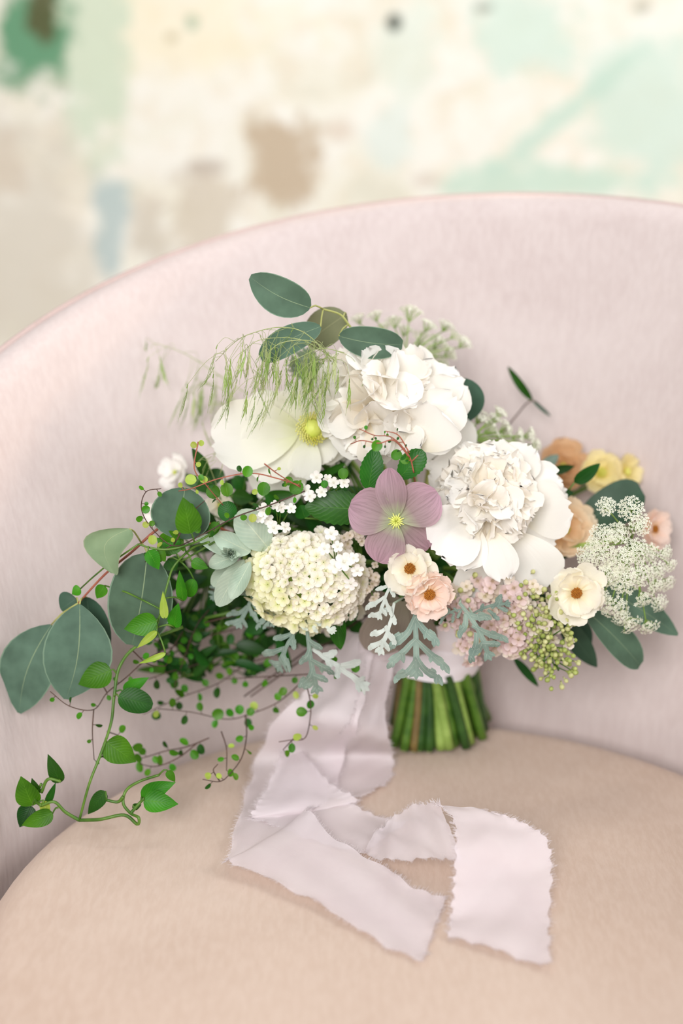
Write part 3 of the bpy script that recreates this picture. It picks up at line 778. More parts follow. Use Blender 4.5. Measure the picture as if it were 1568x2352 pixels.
eucalyptus('eucalyptus sprig trailing to the left edge with big grey-green leaves', [(560, 1240, -.03), (470, 1200, -.07), (380, 1205, -.09), (300, 1270, -.10), (240, 1320, -.10), (180, 1385, -.10)], [
 ((183, 1388), (152, 1606), 158, -.11, 'eucalyptus_leaf', dict(a=.78, bb=.85, side=-.05, cup=.12)),
 ((118, 1435), (44, 1638), 132, -.095, 'eucalyptus_leaf', dict(a=.7, bb=.85, side=.06)),
 ((200, 1372), (222, 1520), 100, -.085, 'eucalyptus_dark', dict(a=.55, bb=.6)),
 ((338, 1272), (303, 1482), 152, -.105, 'eucalyptus_leaf', dict(a=.5, bb=.55, side=-.03)),
 ((298, 1215), (262, 1318), 92, -.115, 'eucalyptus_back', dict(a=.5, bb=.6, side=.35, cup=.5)),
 ((425, 1120), (410, 1236), 138, -.10, 'eucalyptus_leaf', dict(a=.5, bb=.5, cup=.2)),
 ((175, 1375), (140, 1400), 60, -.09, 'eucalyptus_dark', dict()),
 ])
eucalyptus('eucalyptus sprig rising above the crown peony with four leaves', [(850, 830, -.02), (835, 795, -.03), (800, 745, -.035), (780, 722, -.035), (742, 710, -.04)], [
 ((712, 707), (574, 636), 88, -.05, 'eucalyptus_leaf', dict(a=.5, bb=.6, side=-.06)),
 ((795, 722), (705, 790), 96, -.015, 'eucalyptus_olive', dict(a=.5, bb=.5, n=F(-.3, -.8, .5))),
 ((736, 750), (598, 822), 66, -.055, 'eucalyptus_leaf', dict(a=.5, bb=.42, side=.04)),
 ((778, 772), (924, 792), 74, -.045, 'eucalyptus_leaf', dict(a=.5, bb=.45, side=.04)),
 ], 'olive_stem')
eucalyptus('single dark eucalyptus leaf tucked behind the crown peony at right', [(980, 960, .0), (1020, 900, .0), (1045, 868, -.005)], [
 ((1052, 868), (1072, 968), 98, -.005, 'eucalyptus_dark', dict(a=.55, bb=.55))], 'olive_stem')
eucalyptus('eucalyptus leaves at lower right, fanned under the lace umbel', [(1240, 1330, -.03), (1300, 1370, -.05), (1350, 1390, -.06)], [
 ((1345, 1402), (1470, 1528), 80, -.07, 'eucalyptus_leaf', dict(a=.6, bb=.42, n=F(.3, -.8, .5))),
 ((1375, 1345), (1556, 1458), 74, -.06, 'eucalyptus_leaf', dict(a=.55, bb=.75, n=F(.1, -.8, .6))),
 ((1285, 1420), (1370, 1532), 52, -.05, 'eucalyptus_dark', dict(a=.6, bb=.8)),
 ((1310, 1410), (1345, 1500), 62, -.04, 'eucalyptus_dark', dict()),
 ((1180, 1512), (1236, 1577), 20, -.045, 'foliage_dark', dict(a=.6, bb=.8)),
 ], 'olive_stem')
eucalyptus('broad dark eucalyptus leaf under the yellow blooms at the right', [(1260, 1250, .01), (1310, 1200, .01), (1330, 1175, .0)], [
 ((1335, 1195), (1473, 1125), 100, -.005, 'eucalyptus_dark', dict(a=.5, bb=.35, side=.05)),
 ((1240, 1080), (1282, 1045), 28, .03, 'silver_leaf', dict())], 'olive_stem')
def bud_twig():
    pts = [P(1150, 1000, .05), P(1185, 955, .07), P(1222, 920, .08), P(1262, 955, .085)]
    t_ = thing('leafy_twig', pts[0], 'thin dark twig with one narrow leaf against the pink chair back', 'foliage')
    part('twig', tube(pts, .0008, .0005, 5, 5), 'wiry_stem', t_)
    part('leaf', blade(P(1222, 920, .08), P(1166, 842, .08), .007, .6, .7, F(-.5, -.6, .5), .4, .05, nu=8), 'vine_leaf_dark', t_)
    part('leaf', blade(P(1222, 920, .08), P(1264, 956, .085), .003, .6, .7, F(-.5, -.6, .5), .4, .05, nu=8), 'eucalyptus_dark', t_)
    stem(t_, [pts[0], pts[0]+Vector((-.03, -.01, -.05))], .001, 'wiry_stem', .0025)
bud_twig()
# --- lamb's ear rosette
def lambs():
    c = P(556, 1292, -.075); t_ = thing('lambs_ear', c, "rosette of pale woolly silver-green leaves at the snowball cluster's left", 'foliage')
    for (b, tp, wd, y, y2, kw) in [((618, 1262), (546, 1176), 78, -.09, -.10, dict(a=.6, bb=.45)), ((560, 1275), (450, 1234), 46, -.09, -.10, dict(a=.7, bb=.7, cup=.5)),
        ((575, 1268), (492, 1226), 50, -.095, -.10, dict(a=.6, bb=.5, cup=.5)), ((560, 1285), (500, 1392), 56, -.09, -.105, dict(a=.8, bb=.6, cup=.3)),
        ((575, 1290), (530, 1376), 42, -.10, -.115, dict(a=.8, bb=.6, cup=.7)), ((580, 1285), (600, 1355), 60, -.085, -.09, dict(a=.7, bb=.5)),
        ((550, 1275), (480, 1300), 40, -.095, -.10, dict(a=.6, bb=.5, cup=.6)), ((545, 1290), (487, 1345), 40, -.085, -.09, dict(a=.6, bb=.5, cup=.3))]:
        leaf(t_, b, tp, wd, y, 'lambs_ear', y2, ruf=.02, **kw)
    for i in range(26):
        ph = rnd.uniform(0, 6.28); r = rnd.uniform(.1, 1)
        q = (528+math.cos(ph)*26*r, 1268+math.sin(ph)*26*r)
        leaf(t_, (530, 1272), q, rnd.uniform(10, 18), -.10, 'lambs_ear', -.112, a=.6, bb=.6, cup=.5, nu=5, nv=4)
    stem(t_, headto(c, F(-.3, -.9, 0), .03), .0016, 'stem_pale')
lambs()
# --- dusty miller: lacy pinnate leaves
def lacy(B, T, wd, n, arch=.1, curl=.1, pairs=3, seed=0, side=0.):
    r = random.Random(seed); B = Vector(B); T = Vector(T); ax = T-B; ln = ax.length; d = ax/ln
    n = (n-d*n.dot(d)).normalized(); s = d.cross(n); hw = wd/2/ln
    def mp(x, y):                                 # x along 0..1, y across
        return B+d*ln*x+s*ln*(y+side*math.sin(math.pi*x))+n*ln*(arch*math.sin(math.pi*min(1, max(0, x)))-curl*x**3+.35*y*y/max(hw, .1)*.5+.02*math.sin(x*20+y*14))
    gs = []
    def strip(p0, p1, w0, w1, k=5, bend=0.):
        vs, fs, uv = [], [], []; dx, dy = p1[0]-p0[0], p1[1]-p0[1]; l = math.hypot(dx, dy); nx, ny = -dy/l, dx/l
        for i in range(k+1):
            t = i/k; w_ = (w0+(w1-w0)*t)*(1 if t < .8 else math.sqrt(max(.05, 1-((t-.8)/.2)**2*.95)))
            cx, cy = p0[0]+dx*t+nx*bend*math.sin(math.pi*t)*l, p0[1]+dy*t+ny*bend*math.sin(math.pi*t)*l
            for j in (-1, 0, 1):
                q = mp(cx+nx*w_*j, cy+ny*w_*j)
                if j == 0: q = q+n*ln*.006
                vs.append(q); uv.append((.5+j*.5, t))
        for i in range(k):
            for j in range(2): q = i*3+j; fs.append((q, q+1, q+4, q+3))
        gs.append((vs, fs, uv))
    strip((0, 0), (.95, 0), .026, .05, 10, r.uniform(-.12, .12))
    for i in range(pairs):
        x0 = .18+.58*i/(pairs-1 or 1)
        for sg in (-1, 1):
            x = x0+r.uniform(-.09, .09)
            ll = hw*r.uniform(.75, 1.1)*(1.0-.35*abs(i/(pairs-1 or 1)-.45)*2)*r.uniform(.8, 1.1); an = r.uniform(.55, 1.25)
            e = (x+ll*an, sg*ll)
            bd = -sg*r.uniform(0, .15)
            strip((x, 0), e, .034, .062, 5, bd)
            for (f, a2, l2) in ((.55, .9, .34), (.62, -.35, .36), (.92, .75, .30), (.9, -.05, .34), (1., .3, .3)):
                q0 = (x+(e[0]-x)*f*.95, e[1]*f*.95); l3 = ll*l2*r.uniform(.7, 1.35)
                ang = math.atan2(e[1], e[0]-x)+a2*sg*-1.1
                strip(q0, (q0[0]+math.cos(ang)*l3, q0[1]+math.sin(ang)*l3), .044, .028, 3)
    for a2 in (-.75, 0, .75):
        strip((.9, 0), (.9+.14*math.cos(a2), .14*math.sin(a2)), .048, .03, 3)
    return join(gs)
def dusty(label, leaves, hub, yh):
    H = P(hub[0], hub[1], yh); t_ = thing('dusty_miller', H, label, 'foliage')
    for k, (b, tp, wd, y, y2, mat, nn, ar, cu) in enumerate(leaves):
        B = P(b[0], b[1], y); T = P(tp[0], tp[1], y2)
        part('leaf', lacy(B, T, px(wd*.86, B), nn, ar, cu, seed=int(b[0]*7+tp[1])), mat, t_)
        part('petiole', tube([H, B], .0009, .0008, 5, 1), 'lambs_ear', t_)
    stem(t_, [H, H+Vector((0, .03, .01))], .0012, 'stem_pale', .003)
nf = F(0, -.9, .3)
dusty('lacy silver leaves hanging at the front under the blush ranunculus', [
 ((952, 1392), (956, 1556), 190, -.115, -.125, 'silver_leaf', nf, .12, .05),
 ((905, 1385), (868, 1500), 90, -.115, -.13, 'silver_leaf_pale', F(-.3, -.8, .5), .1, .1),
 ((900, 1330), (866, 1420), 80, -.11, -.12, 'silver_leaf_pale', F(-.3, -.8, .5), .1, .1)], (930, 1370), -.08)
dusty('lacy silver leaves over the mauve lilac below the right peony', [
 ((1055, 1385), (1125, 1512), 130, -.11, -.12, 'silver_leaf', nf, .12, .0),
 ((1085, 1410), (1170, 1385), 66, -.105, -.11, 'silver_leaf', nf, .1, .0),
 ((1065, 1400), (1010, 1420), 50, -.105, -.11, 'silver_leaf', nf, .1, .0)], (1060, 1370), -.07)
dusty('lacy silver leaves drooping from below the snowball cluster over the ribbon', [
 ((690, 1425), (632, 1540), 110, -.10, -.10, 'silver_leaf', F(-.3, -.7, .5), .15, .1),
 ((705, 1450), (728, 1592), 104, -.105, -.11, 'silver_leaf', nf, .12, .05),
 ((715, 1490), (846, 1582), 70, -.105, -.10, 'silver_leaf_pale', F(.2, -.7, .6), .1, .05),
 ((680, 1440), (770, 1450), 46, -.105, -.11, 'silver_leaf_pale', F(.1, -.5, .8), .1, .0)], (700, 1400), -.07)
dusty('lacy silver leaves in the gap left of the snowball cluster', [
 ((590, 1345), (545, 1440), 90, -.08, -.08, 'silver_leaf', nf, .1, .0), ((610, 1360), (628, 1438), 100, -.08, -.085, 'silver_leaf', nf, .1, .0),
 ((540, 1330), (485, 1375), 60, -.07, -.07, 'silver_leaf', nf, .1, .0)], (600, 1330), -.05)

# --- serrated hellebore foliage
def foliage(label, leaves, hub, mat='hellebore_leaf', name='hellebore_foliage', **kk):
    H = P(*hub); t_ = thing(name, H, label, 'foliage')
    for (b, tp, wd, y, *rest) in leaves:
        kw = dict(rest[0]) if rest else {}; B = P(b[0], b[1], y)
        m_ = kw.pop('mat', mat)
        leaf(t_, b, tp, wd, y, m_, **kw); part('petiole', tube([H, H.lerp(B, .5)+Vector((0, .004, 0)), B], .0009, .0006, 5, 3), 'stem_green', t_)
    stem(t_, [H, H+Vector((.005, .02, -.01))], .0012, 'stem_green', .003)
sr = dict(serr=.045, nu=22, a=.6, bb=.7)
foliage('dark serrated green leaves around the mauve hellebore', [
 ((845, 1125), (862, 1028), 54, -.09, dict(sr, y2=-.085)), ((915, 1100), (973, 1036), 56, -.10, dict(sr, a=.7, bb=.5)),
 ((835, 1170), (700, 1165), 82, -.09, dict(sr, a=.5)), ((770, 1395), (782, 1492), 42, -.09, dict(a=.5, bb=.8, cup=.6)),
 ((820, 1400), (780, 1440), 30, -.07), ((700, 1190), (690, 1160), 40, -.08)], (830, 1210, -.05))

# --- vines with tiny round leaves
g = blade((0, 0, 0), (0, 1, 0), .95, .5, .45, Vector((0, 0, 1)), .18, .04, nu=6, nv=4)
ROUND = [mesh('leaf', g[0], g[1], mt, g[2]) for mt in ('round_leaf', 'vine_leaf', 'lime_leaf', 'vine_leaf_dark')]
def vine(label, paths, size=(8, 13), gap=20, name='maidenhair_vine', mat='wiry_stem', extra=(), tones=(0, 0, 1, 0, 3, 2), r=.00055, root=None):
    P0 = P(*paths[0][0]); t_ = thing(name, P0, label, 'foliage'); gs = []
    for path in paths:
        pts = catmull([P(*q) for q in path], 7)
        gs.append(tube(pts, r, r*.6, 5, 1)); acc = 0; sd = 1
        for i in range(1, len(pts)):
            acc += (pts[i]-pts[i-1]).length
            if acc > px(gap, pts[i])*rnd.uniform(.75, 1.2):
                acc = 0; sd = -sd; q = pts[i]; d = (pts[i]-pts[i-1]).normalized()
                s = (d.cross(TOCAM)).normalized()*sd+d*.35+rvec(.25); s.normalize()
                l = px(rnd.uniform(4, 9), q); e = q+s*l
                sz = px(rnd.uniform(*size)*2, q)
                n_ = (TOCAM*.8+rvec(.4)).normalized(); yv = s; xv = yv.cross(n_).normalized(); zv = xv.cross(yv)
                e.z = max(e.z, .003)
                M = Matrix.Translation(e) @ Matrix((xv, yv, zv)).transposed().to_4x4() @ Matrix.Diagonal((sz*rnd.uniform(.75, 1.05), sz, sz, 1))
                inst('leaf', ROUND[tones[rnd.randrange(len(tones))]], t_, M)
                gs.append(tube([q, e], .0003, .0003, 3, 1, False))
    for (u, v, y, sz, ang, tone) in extra:
        q = P(u, v, y); a = R_(ang); yv = (Vector((math.cos(a), 0, 0))+CU*math.sin(a)).normalized()
        n_ = (TOCAM+rvec(.15)).normalized(); xv = yv.cross(n_).normalized(); zv = xv.cross(yv); s_ = px(sz, q)
        inst('leaf', ROUND[tone], t_, Matrix.Translation(q-yv*s_/2) @ Matrix((xv, yv, zv)).transposed().to_4x4() @ Matrix.Scale(s_, 4))
    part('wiry_stems', join(gs), mat, t_)
    if root: stem(t_, [P(*root)], .0006, mat, .0022)
vine('reddish wiry vine with round leaves crossing in front of the white anemone', [
 [(690, 1116, -.10), (640, 1100, -.11), (575, 1087, -.115), (500, 1100, -.115), (440, 1122, -.115), (410, 1128, -.11)],
 [(455, 1015, -.09), (446, 1075, -.10), (470, 1110, -.11), (512, 1160, -.10)], [(607, 1065, -.12), (640, 1090, -.115), (690, 1120, -.105)]],
 (4, 8), 34, mat='red_stem', extra=[(568, 1083, -.116, 26, 70, 0), (520, 1125, -.11, 32, 100, 0), (605, 1123, -.11, 32, 80, 1), (438, 1102, -.115, 26, 170, 2),
  (468, 1102, -.11, 18, 0, 2), (490, 1130, -.1, 34, 150, 1), (462, 1018, -.09, 14, 90, 2), (445, 1022, -.09, 16, 150, 2), (680, 1120, -.10, 34, 40, 1), (523, 1175, -.095, 48, 100, 3), (585, 1130, -.1, 14, 30, 2), (662, 1105, -.1, 22, 30, 0)], root=(690, 1130, -.06))
vine('dark wiry vine looping at the upper left edge beside the eucalyptus', [
 [(700, 1128, -.10), (620, 1160, -.105), (540, 1188, -.11), (460, 1230, -.12), (400, 1254, -.115), (350, 1215, -.11), (325, 1170, -.11), (335, 1130, -.11), (370, 1122, -.11)],
 [(395, 1252, -.11), (350, 1280, -.11), (318, 1300, -.10)], [(400, 1250, -.11), (440, 1180, -.11), (470, 1150, -.11)]],
 (5, 10), 30, extra=[(335, 1170, -.11, 20, 200, 0), (335, 1205, -.11, 16, 200, 2), (580, 1190, -.11, 20, 80, 2), (392, 1245, -.1, 60, 0, 1), (350, 1240, -.1, 22, 90, 2)], root=(700, 1135, -.06))
vine('thin reddish vine curling over the bottom of the crown peony', [
 [(950, 1085, -.105), (938, 1045, -.11), (900, 1005, -.115), (860, 1000, -.115), (825, 985, -.11)], [(940, 1050, -.11), (905, 1012, -.12), (870, 1018, -.12), (830, 1012, -.115), (805, 1020, -.11)],
 [(940, 1040, -.11), (915, 1000, -.11), (885, 990, -.11)], [(945, 1060, -.11), (960, 1045, -.11)]], (3, 5), 26, mat='red_stem', tones=(3, 3, 1),
 extra=[(865, 1024, -.12, 27, 60, 0), (788, 1088, -.10, 26, 90, 1), (745, 1112, -.1, 18, 70, 1), (910, 1045, -.10, 26, 30, 1), (930, 1055, -.1, 24, 120, 0)], root=(950, 1090, -.06))
vine('wiry vine with round leaves hanging over the upper ribbon tail', [
 [(735, 1500, -.08), (760, 1522, -.09), (790, 1545, -.09), (815, 1550, -.09), (850, 1572, -.085)],
 [(700, 1560, -.08), (712, 1610, -.09), (712, 1650, -.09), (700, 1695, -.10), (665, 1700, -.10), (640, 1704, -.10)], [(680, 1690, -.10), (650, 1722, -.10)]],
 (7, 11), 34, root=(735, 1490, -.03), extra=[(816, 1534, -.09, 22, 90, 0), (692, 1635, -.095, 24, 170, 0), (712, 1618, -.09, 20, 80, 1)])
vine('wiry vine running left along the shadowed crease behind the seat', [
 [(720, 1548, -.06), (650, 1552, -.06), (580, 1556, -.05), (520, 1560, -.05)], [(700, 1560, -.07), (640, 1612, -.06), (575, 1640, -.06), (520, 1652, -.06), (440, 1636, -.07), (365, 1628, -.07)]],
 (7, 11), 30, root=(730, 1530, -.02), extra=[(650, 1588, -.07, 20, 60, 0), (638, 1600, -.07, 18, 120, 0), (550, 1630, -.065, 22, 90, 0), (575, 1635, -.065, 20, 60, 0), (500, 1640, -.07, 28, 20, 0)])
vine('wiry vine with round leaves dangling onto the seat beside the left ribbon', [
 [(563, 1642, -.07), (566, 1690, -.09), (555, 1740, -.11), (530, 1775, -.12), (505, 1795, -.13), (465, 1790, -.13)], [(508, 1680, -.09), (520, 1720, -.10), (520, 1770, -.115)],
 [(505, 1795, -.13), (490, 1770, -.12), (500, 1755, -.12)]], (7, 10), 30, root=(575, 1600, -.03))
vine('wiry vine lying on the back of the seat at left, dense with round leaves', [
 [(480, 1695, -.08), (430, 1715, -.08), (380, 1725, -.08), (330, 1740, -.08), (290, 1745, -.09)], [(455, 1705, -.08), (410, 1740, -.09), (360, 1760, -.09), (320, 1755, -.09)],
 [(245, 1680, -.10), (280, 1695, -.10), (310, 1735, -.09)]], (8, 13), 22, tones=(0, 1, 3, 0), root=(560, 1600, -.04))
vine('dark bare wiry vine below the leftmost eucalyptus leaves', [
 [(380, 1490, -.08), (330, 1520, -.09), (285, 1560, -.10), (245, 1592, -.10), (215, 1630, -.11), (160, 1622, -.12), (115, 1588, -.12)],
 [(215, 1630, -.11), (212, 1680, -.12), (216, 1745, -.13)], [(300, 1490, -.10), (340, 1525, -.09), (380, 1530, -.08)], [(245, 1590, -.1), (230, 1560, -.1), (215, 1500, -.1)]],
 (5, 9), 34, tones=(0, 1, 3, 1), root=(470, 1430, -.05))
vine('tangle of fine vine with round leaves in the shade left of the ribbon', [
 [(600, 1430, -.03), (520, 1450, -.03), (440, 1470, -.04), (360, 1500, -.05)], [(560, 1480, -.03), (470, 1520, -.04), (400, 1540, -.05), (340, 1560, -.06)],
 [(480, 1400, -.04), (450, 1440, -.05), (420, 1520, -.05), (400, 1580, -.05)], [(640, 1500, -.03), (560, 1530, -.03), (500, 1570, -.04), (420, 1600, -.05), (330, 1640, -.06)], [(420, 1450, -.05), (385, 1500, -.06), (370, 1480, -.06), (340, 1460, -.07)]],
 (7, 13), 18, tones=(0, 1, 3, 1), root=(620, 1440, -.01))

# --- leafy clematis vines
def clematis(label, paths, leaves, root, r=.0009, mat='stem_green'):
    P0 = P(*paths[0][0]); t_ = thing('clematis_vine', P0, label, 'foliage'); gs = []; allp = []
    for path in paths:
        pts = catmull([P(*q) for q in path], 7); allp += pts; gs.append(tube(pts, r, r*.75, 6, 1))
    PET.clear()
    for (b, tp, wd, y, *rest) in leaves:
        kw = dict(rest[0]) if rest else {}; m_ = kw.pop('mat', 'vine_leaf'); B = P(b[0], b[1], y); q = min(allp, key=lambda s: (s-B).length)
        kw.setdefault('a', .42); kw.setdefault('bb', .98); kw.setdefault('cup', .2)
        leaf(t_, b, tp, wd, y, m_, petiole=q, **kw)
    part('vine_stems', join(gs+PET), mat, t_)
    if root: stem(t_, [P(*root)], r, mat, .0025)
D = dict
clematis('bright green leafy vine over the left eucalyptus leaves', [
 [(530, 1190, -.08), (470, 1235, -.12), (420, 1255, -.12), (380, 1262, -.12), (345, 1258, -.12), (318, 1250, -.12)], [(480, 1245, -.12), (440, 1260, -.11), (400, 1300, -.11), (385, 1340, -.12), (365, 1420, -.125), (358, 1445, -.125)],
 [(500, 1240, -.1), (450, 1270, -.1), (415, 1290, -.1)]], [
 ((437, 1225), (420, 1142), 62, -.125, D(a=.5)), ((340, 1265), (365, 1308), 36, -.125), ((362, 1264), (380, 1290), 26, -.12), ((360, 1428), (285, 1445), 54, -.13),
 ((378, 1420), (374, 1358), 20, -.13, D(mat='lime_leaf', cup=.5)), ((360, 1450), (315, 1488), 18, -.135, D(mat='lime_leaf', cup=.5)), ((380, 1500), (318, 1524), 14, -.13, D(mat='lime_leaf', cup=.5)),
 ((400, 1440), (410, 1385), 36, -.115), ((420, 1380), (412, 1310), 26, -.11, D(mat='vine_leaf')), ((440, 1290), (478, 1305), 28, -.115), ((415, 1240), (365, 1245), 44, -.10),
 ((445, 1330), (430, 1370), 34, -.10, D(a=.5, bb=.5)), ((400, 1270), (360, 1235), 36, -.10), ((500, 1200), (480, 1235), 26, -.1), ((385, 1285), (405, 1310), 40, -.1, D(mat='vine_leaf_dark')),
 ((240, 1345), (222, 1375), 30, -.10, D(mat='round_leaf')), ((185, 1352), (165, 1365), 26, -.10, D(mat='round_leaf'))], (560, 1180, -.05))
clematis('long green vine whose cut stem ends on the seat at lower left', [
 [(420, 1440, -.09), (320, 1480, -.10), (275, 1530, -.11), (262, 1600, -.12), (255, 1660, -.13), (232, 1730, -.145), (205, 1800, -.155), (182, 1884, -.16)],
 [(182, 1884, -.16), (150, 1865, -.16), (125, 1842, -.16), (95, 1850, -.16)], [(182, 1884, -.16), (230, 1882, -.165), (285, 1872, -.165), (315, 1893, -.17), (318, 1878, -.17), (300, 1868, -.165), (283, 1845, -.16), (290, 1815, -.155), (320, 1795, -.15), (365, 1780, -.15)],
 [(283, 1830, -.16), (270, 1842, -.16), (245, 1838, -.16)], [(300, 1868, -.165), (320, 1845, -.16), (330, 1835, -.16)], [(95, 1820, -.15), (110, 1790, -.15), (140, 1795, -.15)], [(95, 1850, -.16), (80, 1835, -.15), (95, 1800, -.15)]], [
 ((255, 1540), (180, 1572), 62, -.115, D(mat='vine_leaf')), ((272, 1600), (350, 1622), 58, -.125, D(mat='vine_leaf_dark', bb=.5)), ((285, 1590), (342, 1556), 34, -.115),
 ((245, 1705), (312, 1750), 66, -.14), ((250, 1745), (258, 1700), 34, -.135, D(mat='vine_leaf_dark')), ((75, 1850), (48, 1783), 58, -.15, D(a=.5)), ((138, 1797), (110, 1732), 34, -.145, D(mat='vine_leaf_dark')),
 ((88, 1822), (73, 1787), 22, -.15, D(mat='vine_leaf_dark')), ((121, 1868), (50, 1896), 40, -.16, D(mat='vine_leaf')), ((70, 1850), (45, 1900), 44, -.145, D(mat='foliage_dark')), ((108, 1845), (128, 1797), 18, -.15, D(mat='vine_leaf_dark')),
 ((242, 1818), (202, 1870), 34, -.155, D(mat='vine_leaf_dark')), ((326, 1834), (403, 1797), 44, -.155, D(side=-.04)), ((330, 1838), (409, 1847), 50, -.16), ((385, 1770), (402, 1796), 20, -.15), ((305, 1855), (325, 1848), 16, -.16, D(mat='vine_leaf_dark')),
 ((100, 1840), (110, 1875), 24, -.158, D(mat='lime_leaf'))], (470, 1420, -.05), .0013)
rr = random.Random(21)
lv = []
for i in range(58):
    u = rr.uniform(385, 610); v = rr.uniform(1400, 1590)-(u-385)*.12
    a = rr.uniform(-2.6, -.4) if rr.random() < .4 else rr.uniform(0, 6.28); l = rr.uniform(46, 86)
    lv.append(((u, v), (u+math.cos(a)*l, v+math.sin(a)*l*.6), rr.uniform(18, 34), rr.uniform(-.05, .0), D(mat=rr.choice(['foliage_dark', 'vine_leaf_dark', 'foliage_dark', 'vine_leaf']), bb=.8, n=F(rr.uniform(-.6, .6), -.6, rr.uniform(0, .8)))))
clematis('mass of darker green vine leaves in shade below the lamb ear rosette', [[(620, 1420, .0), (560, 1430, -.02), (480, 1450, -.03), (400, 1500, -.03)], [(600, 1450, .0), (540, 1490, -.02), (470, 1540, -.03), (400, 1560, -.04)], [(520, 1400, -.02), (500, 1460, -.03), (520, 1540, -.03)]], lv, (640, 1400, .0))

# --- shaded leaves in the core of the bouquet
core = [((470, 620), (1080, 1360)), ((600, 800), (1080, 1250)), ((760, 960), (1040, 1400)), ((560, 800), (1300, 1470)), ((900, 1120), (1250, 1440)), ((1100, 1330), (1080, 1430)), ((400, 560), (1200, 1420))]
names = ['at the upper left core', 'behind the tiny white blossoms', 'around the back of the hellebore', 'under the snowball cluster', 'behind the blush ranunculus', 'behind the right peony', 'behind the woolly rosette']
for (ur, vr), nm in zip(core, names):
    lv = []
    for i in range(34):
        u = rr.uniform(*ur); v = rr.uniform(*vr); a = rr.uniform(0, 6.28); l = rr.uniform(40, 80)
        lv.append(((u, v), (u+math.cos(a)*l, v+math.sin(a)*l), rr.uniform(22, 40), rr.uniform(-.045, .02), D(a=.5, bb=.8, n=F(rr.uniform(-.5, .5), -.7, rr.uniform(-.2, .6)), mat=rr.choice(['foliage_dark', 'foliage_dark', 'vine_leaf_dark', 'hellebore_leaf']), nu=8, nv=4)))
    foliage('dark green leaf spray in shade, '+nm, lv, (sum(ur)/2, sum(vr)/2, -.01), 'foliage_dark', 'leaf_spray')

# --- drooping brome grass
def spikelet():
    gs = []
    gs.append(tube([(0, 0, 0), (0, 0, -.12)], .012, .02, 4, 1, False))
    for i in range(5):
        z = -.1-.12*i; sg = 1 if i % 2 else -1
        gs.append(blade((0, 0, z), (.05*sg, 0, z-.36), .040, .5, .7, Vector((0, -1, .1)), .5, .1, nu=4, nv=2))
        gs.append(tube([(.04*sg, 0, z-.3), (.07*sg, 0, z-.55)], .006, .003, 3, 1, False))
    return join(gs)
g = spikelet(); SPK = [mesh('spikelet', g[0], g[1], m_, g[2]) for m_ in ('grass_green', 'grass_pale')]
def grass(label, stems_, n, ln, seed, root, box_, spread=1.):
    r = random.Random(seed); pts0 = [P(*q) for q in stems_[0]]; t_ = thing('brome_grass', pts0[0], label, 'grass'); gs = []
    for path in stems_:
        pts = catmull([P(*q) for q in path], 8); gs.append(tube(pts, .0004, .0002, 4, 1))
        for i in range(n):
            q = pts[int(r.uniform(.15, 1)*(len(pts)-1))]; drop = px(r.uniform(0, box_), q)
            e = q+Vector((r.gauss(0, .008)*spread, r.gauss(0, .01), -drop))
            gs.append(tube([q, q.lerp(e, .5)+Vector((r.gauss(0, .003), 0, .004)), e], .00018, .00015, 3, 3, False))
            tilt = Vector((r.gauss(.18, .25), r.gauss(0, .2), 1)).normalized()
            inst('spikelet', SPK[0 if r.random() < .6 else 1], t_, frame(e, tilt, r.uniform(-.6, .6), px(r.uniform(*ln), q)))
    part('culms', join(gs), 'grass_pale', t_)
    stem(t_, [P(*root)], .0006, 'stem_pale', .0022)
grass('fine drooping grass heads left of the crown peony, over the white anemone', [
 [(770, 830, -.06), (700, 765, -.07), (640, 752, -.07), (580, 765, -.07), (540, 785, -.07), (495, 830, -.06)], [(760, 830, -.07), (720, 785, -.08), (640, 790, -.09), (600, 840, -.09), (575, 890, -.09)],
 [(770, 820, -.07), (740, 825, -.08), (720, 835, -.09)], [(760, 820, -.06), (690, 780, -.07), (600, 780, -.07), (555, 810, -.07)], [(790, 810, -.06), (740, 800, -.07), (700, 815, -.08), (650, 840, -.09)]], 22, (55, 100), 3, (775, 840, -.03), 85)
grass('blurred drooping grass heads at the back left against the chair', [
 [(560, 900, .04), (500, 860, .05), (430, 815, .06), (360, 790, .06), (345, 800, .06)], [(560, 940, .03), (520, 900, .04), (470, 880, .04), (440, 900, .04)], [(560, 960, .03), (520, 930, .03), (480, 930, .03)]], 15, (55, 90), 9, (600, 960, .02), 70)
grass('short grass blades rising beside the upright vine tip at left', [[(500, 1120, -.03), (480, 1070, -.04), (470, 1050, -.04), (455, 1060, -.04)]], 5, (25, 40), 12, (530, 1140, -.02), 30)

# --- loose stalks that complete the bundle
n0 = slot_i[0]
for i in range(max(0, NS-n0)):
    t_b, f_b, r_b = bundle_pts()
    t_ = thing('cut_stem', f_b, 'cut green stalk standing in the tied bundle below the ribbon cuff', 'stem', 'cut stalks in the tied bundle')
    part('stalk', tube([t_b+Vector((0, 0, .05)), t_b, f_b], .0038, .0042, 8, 3), STEMS[i % 6], t_)
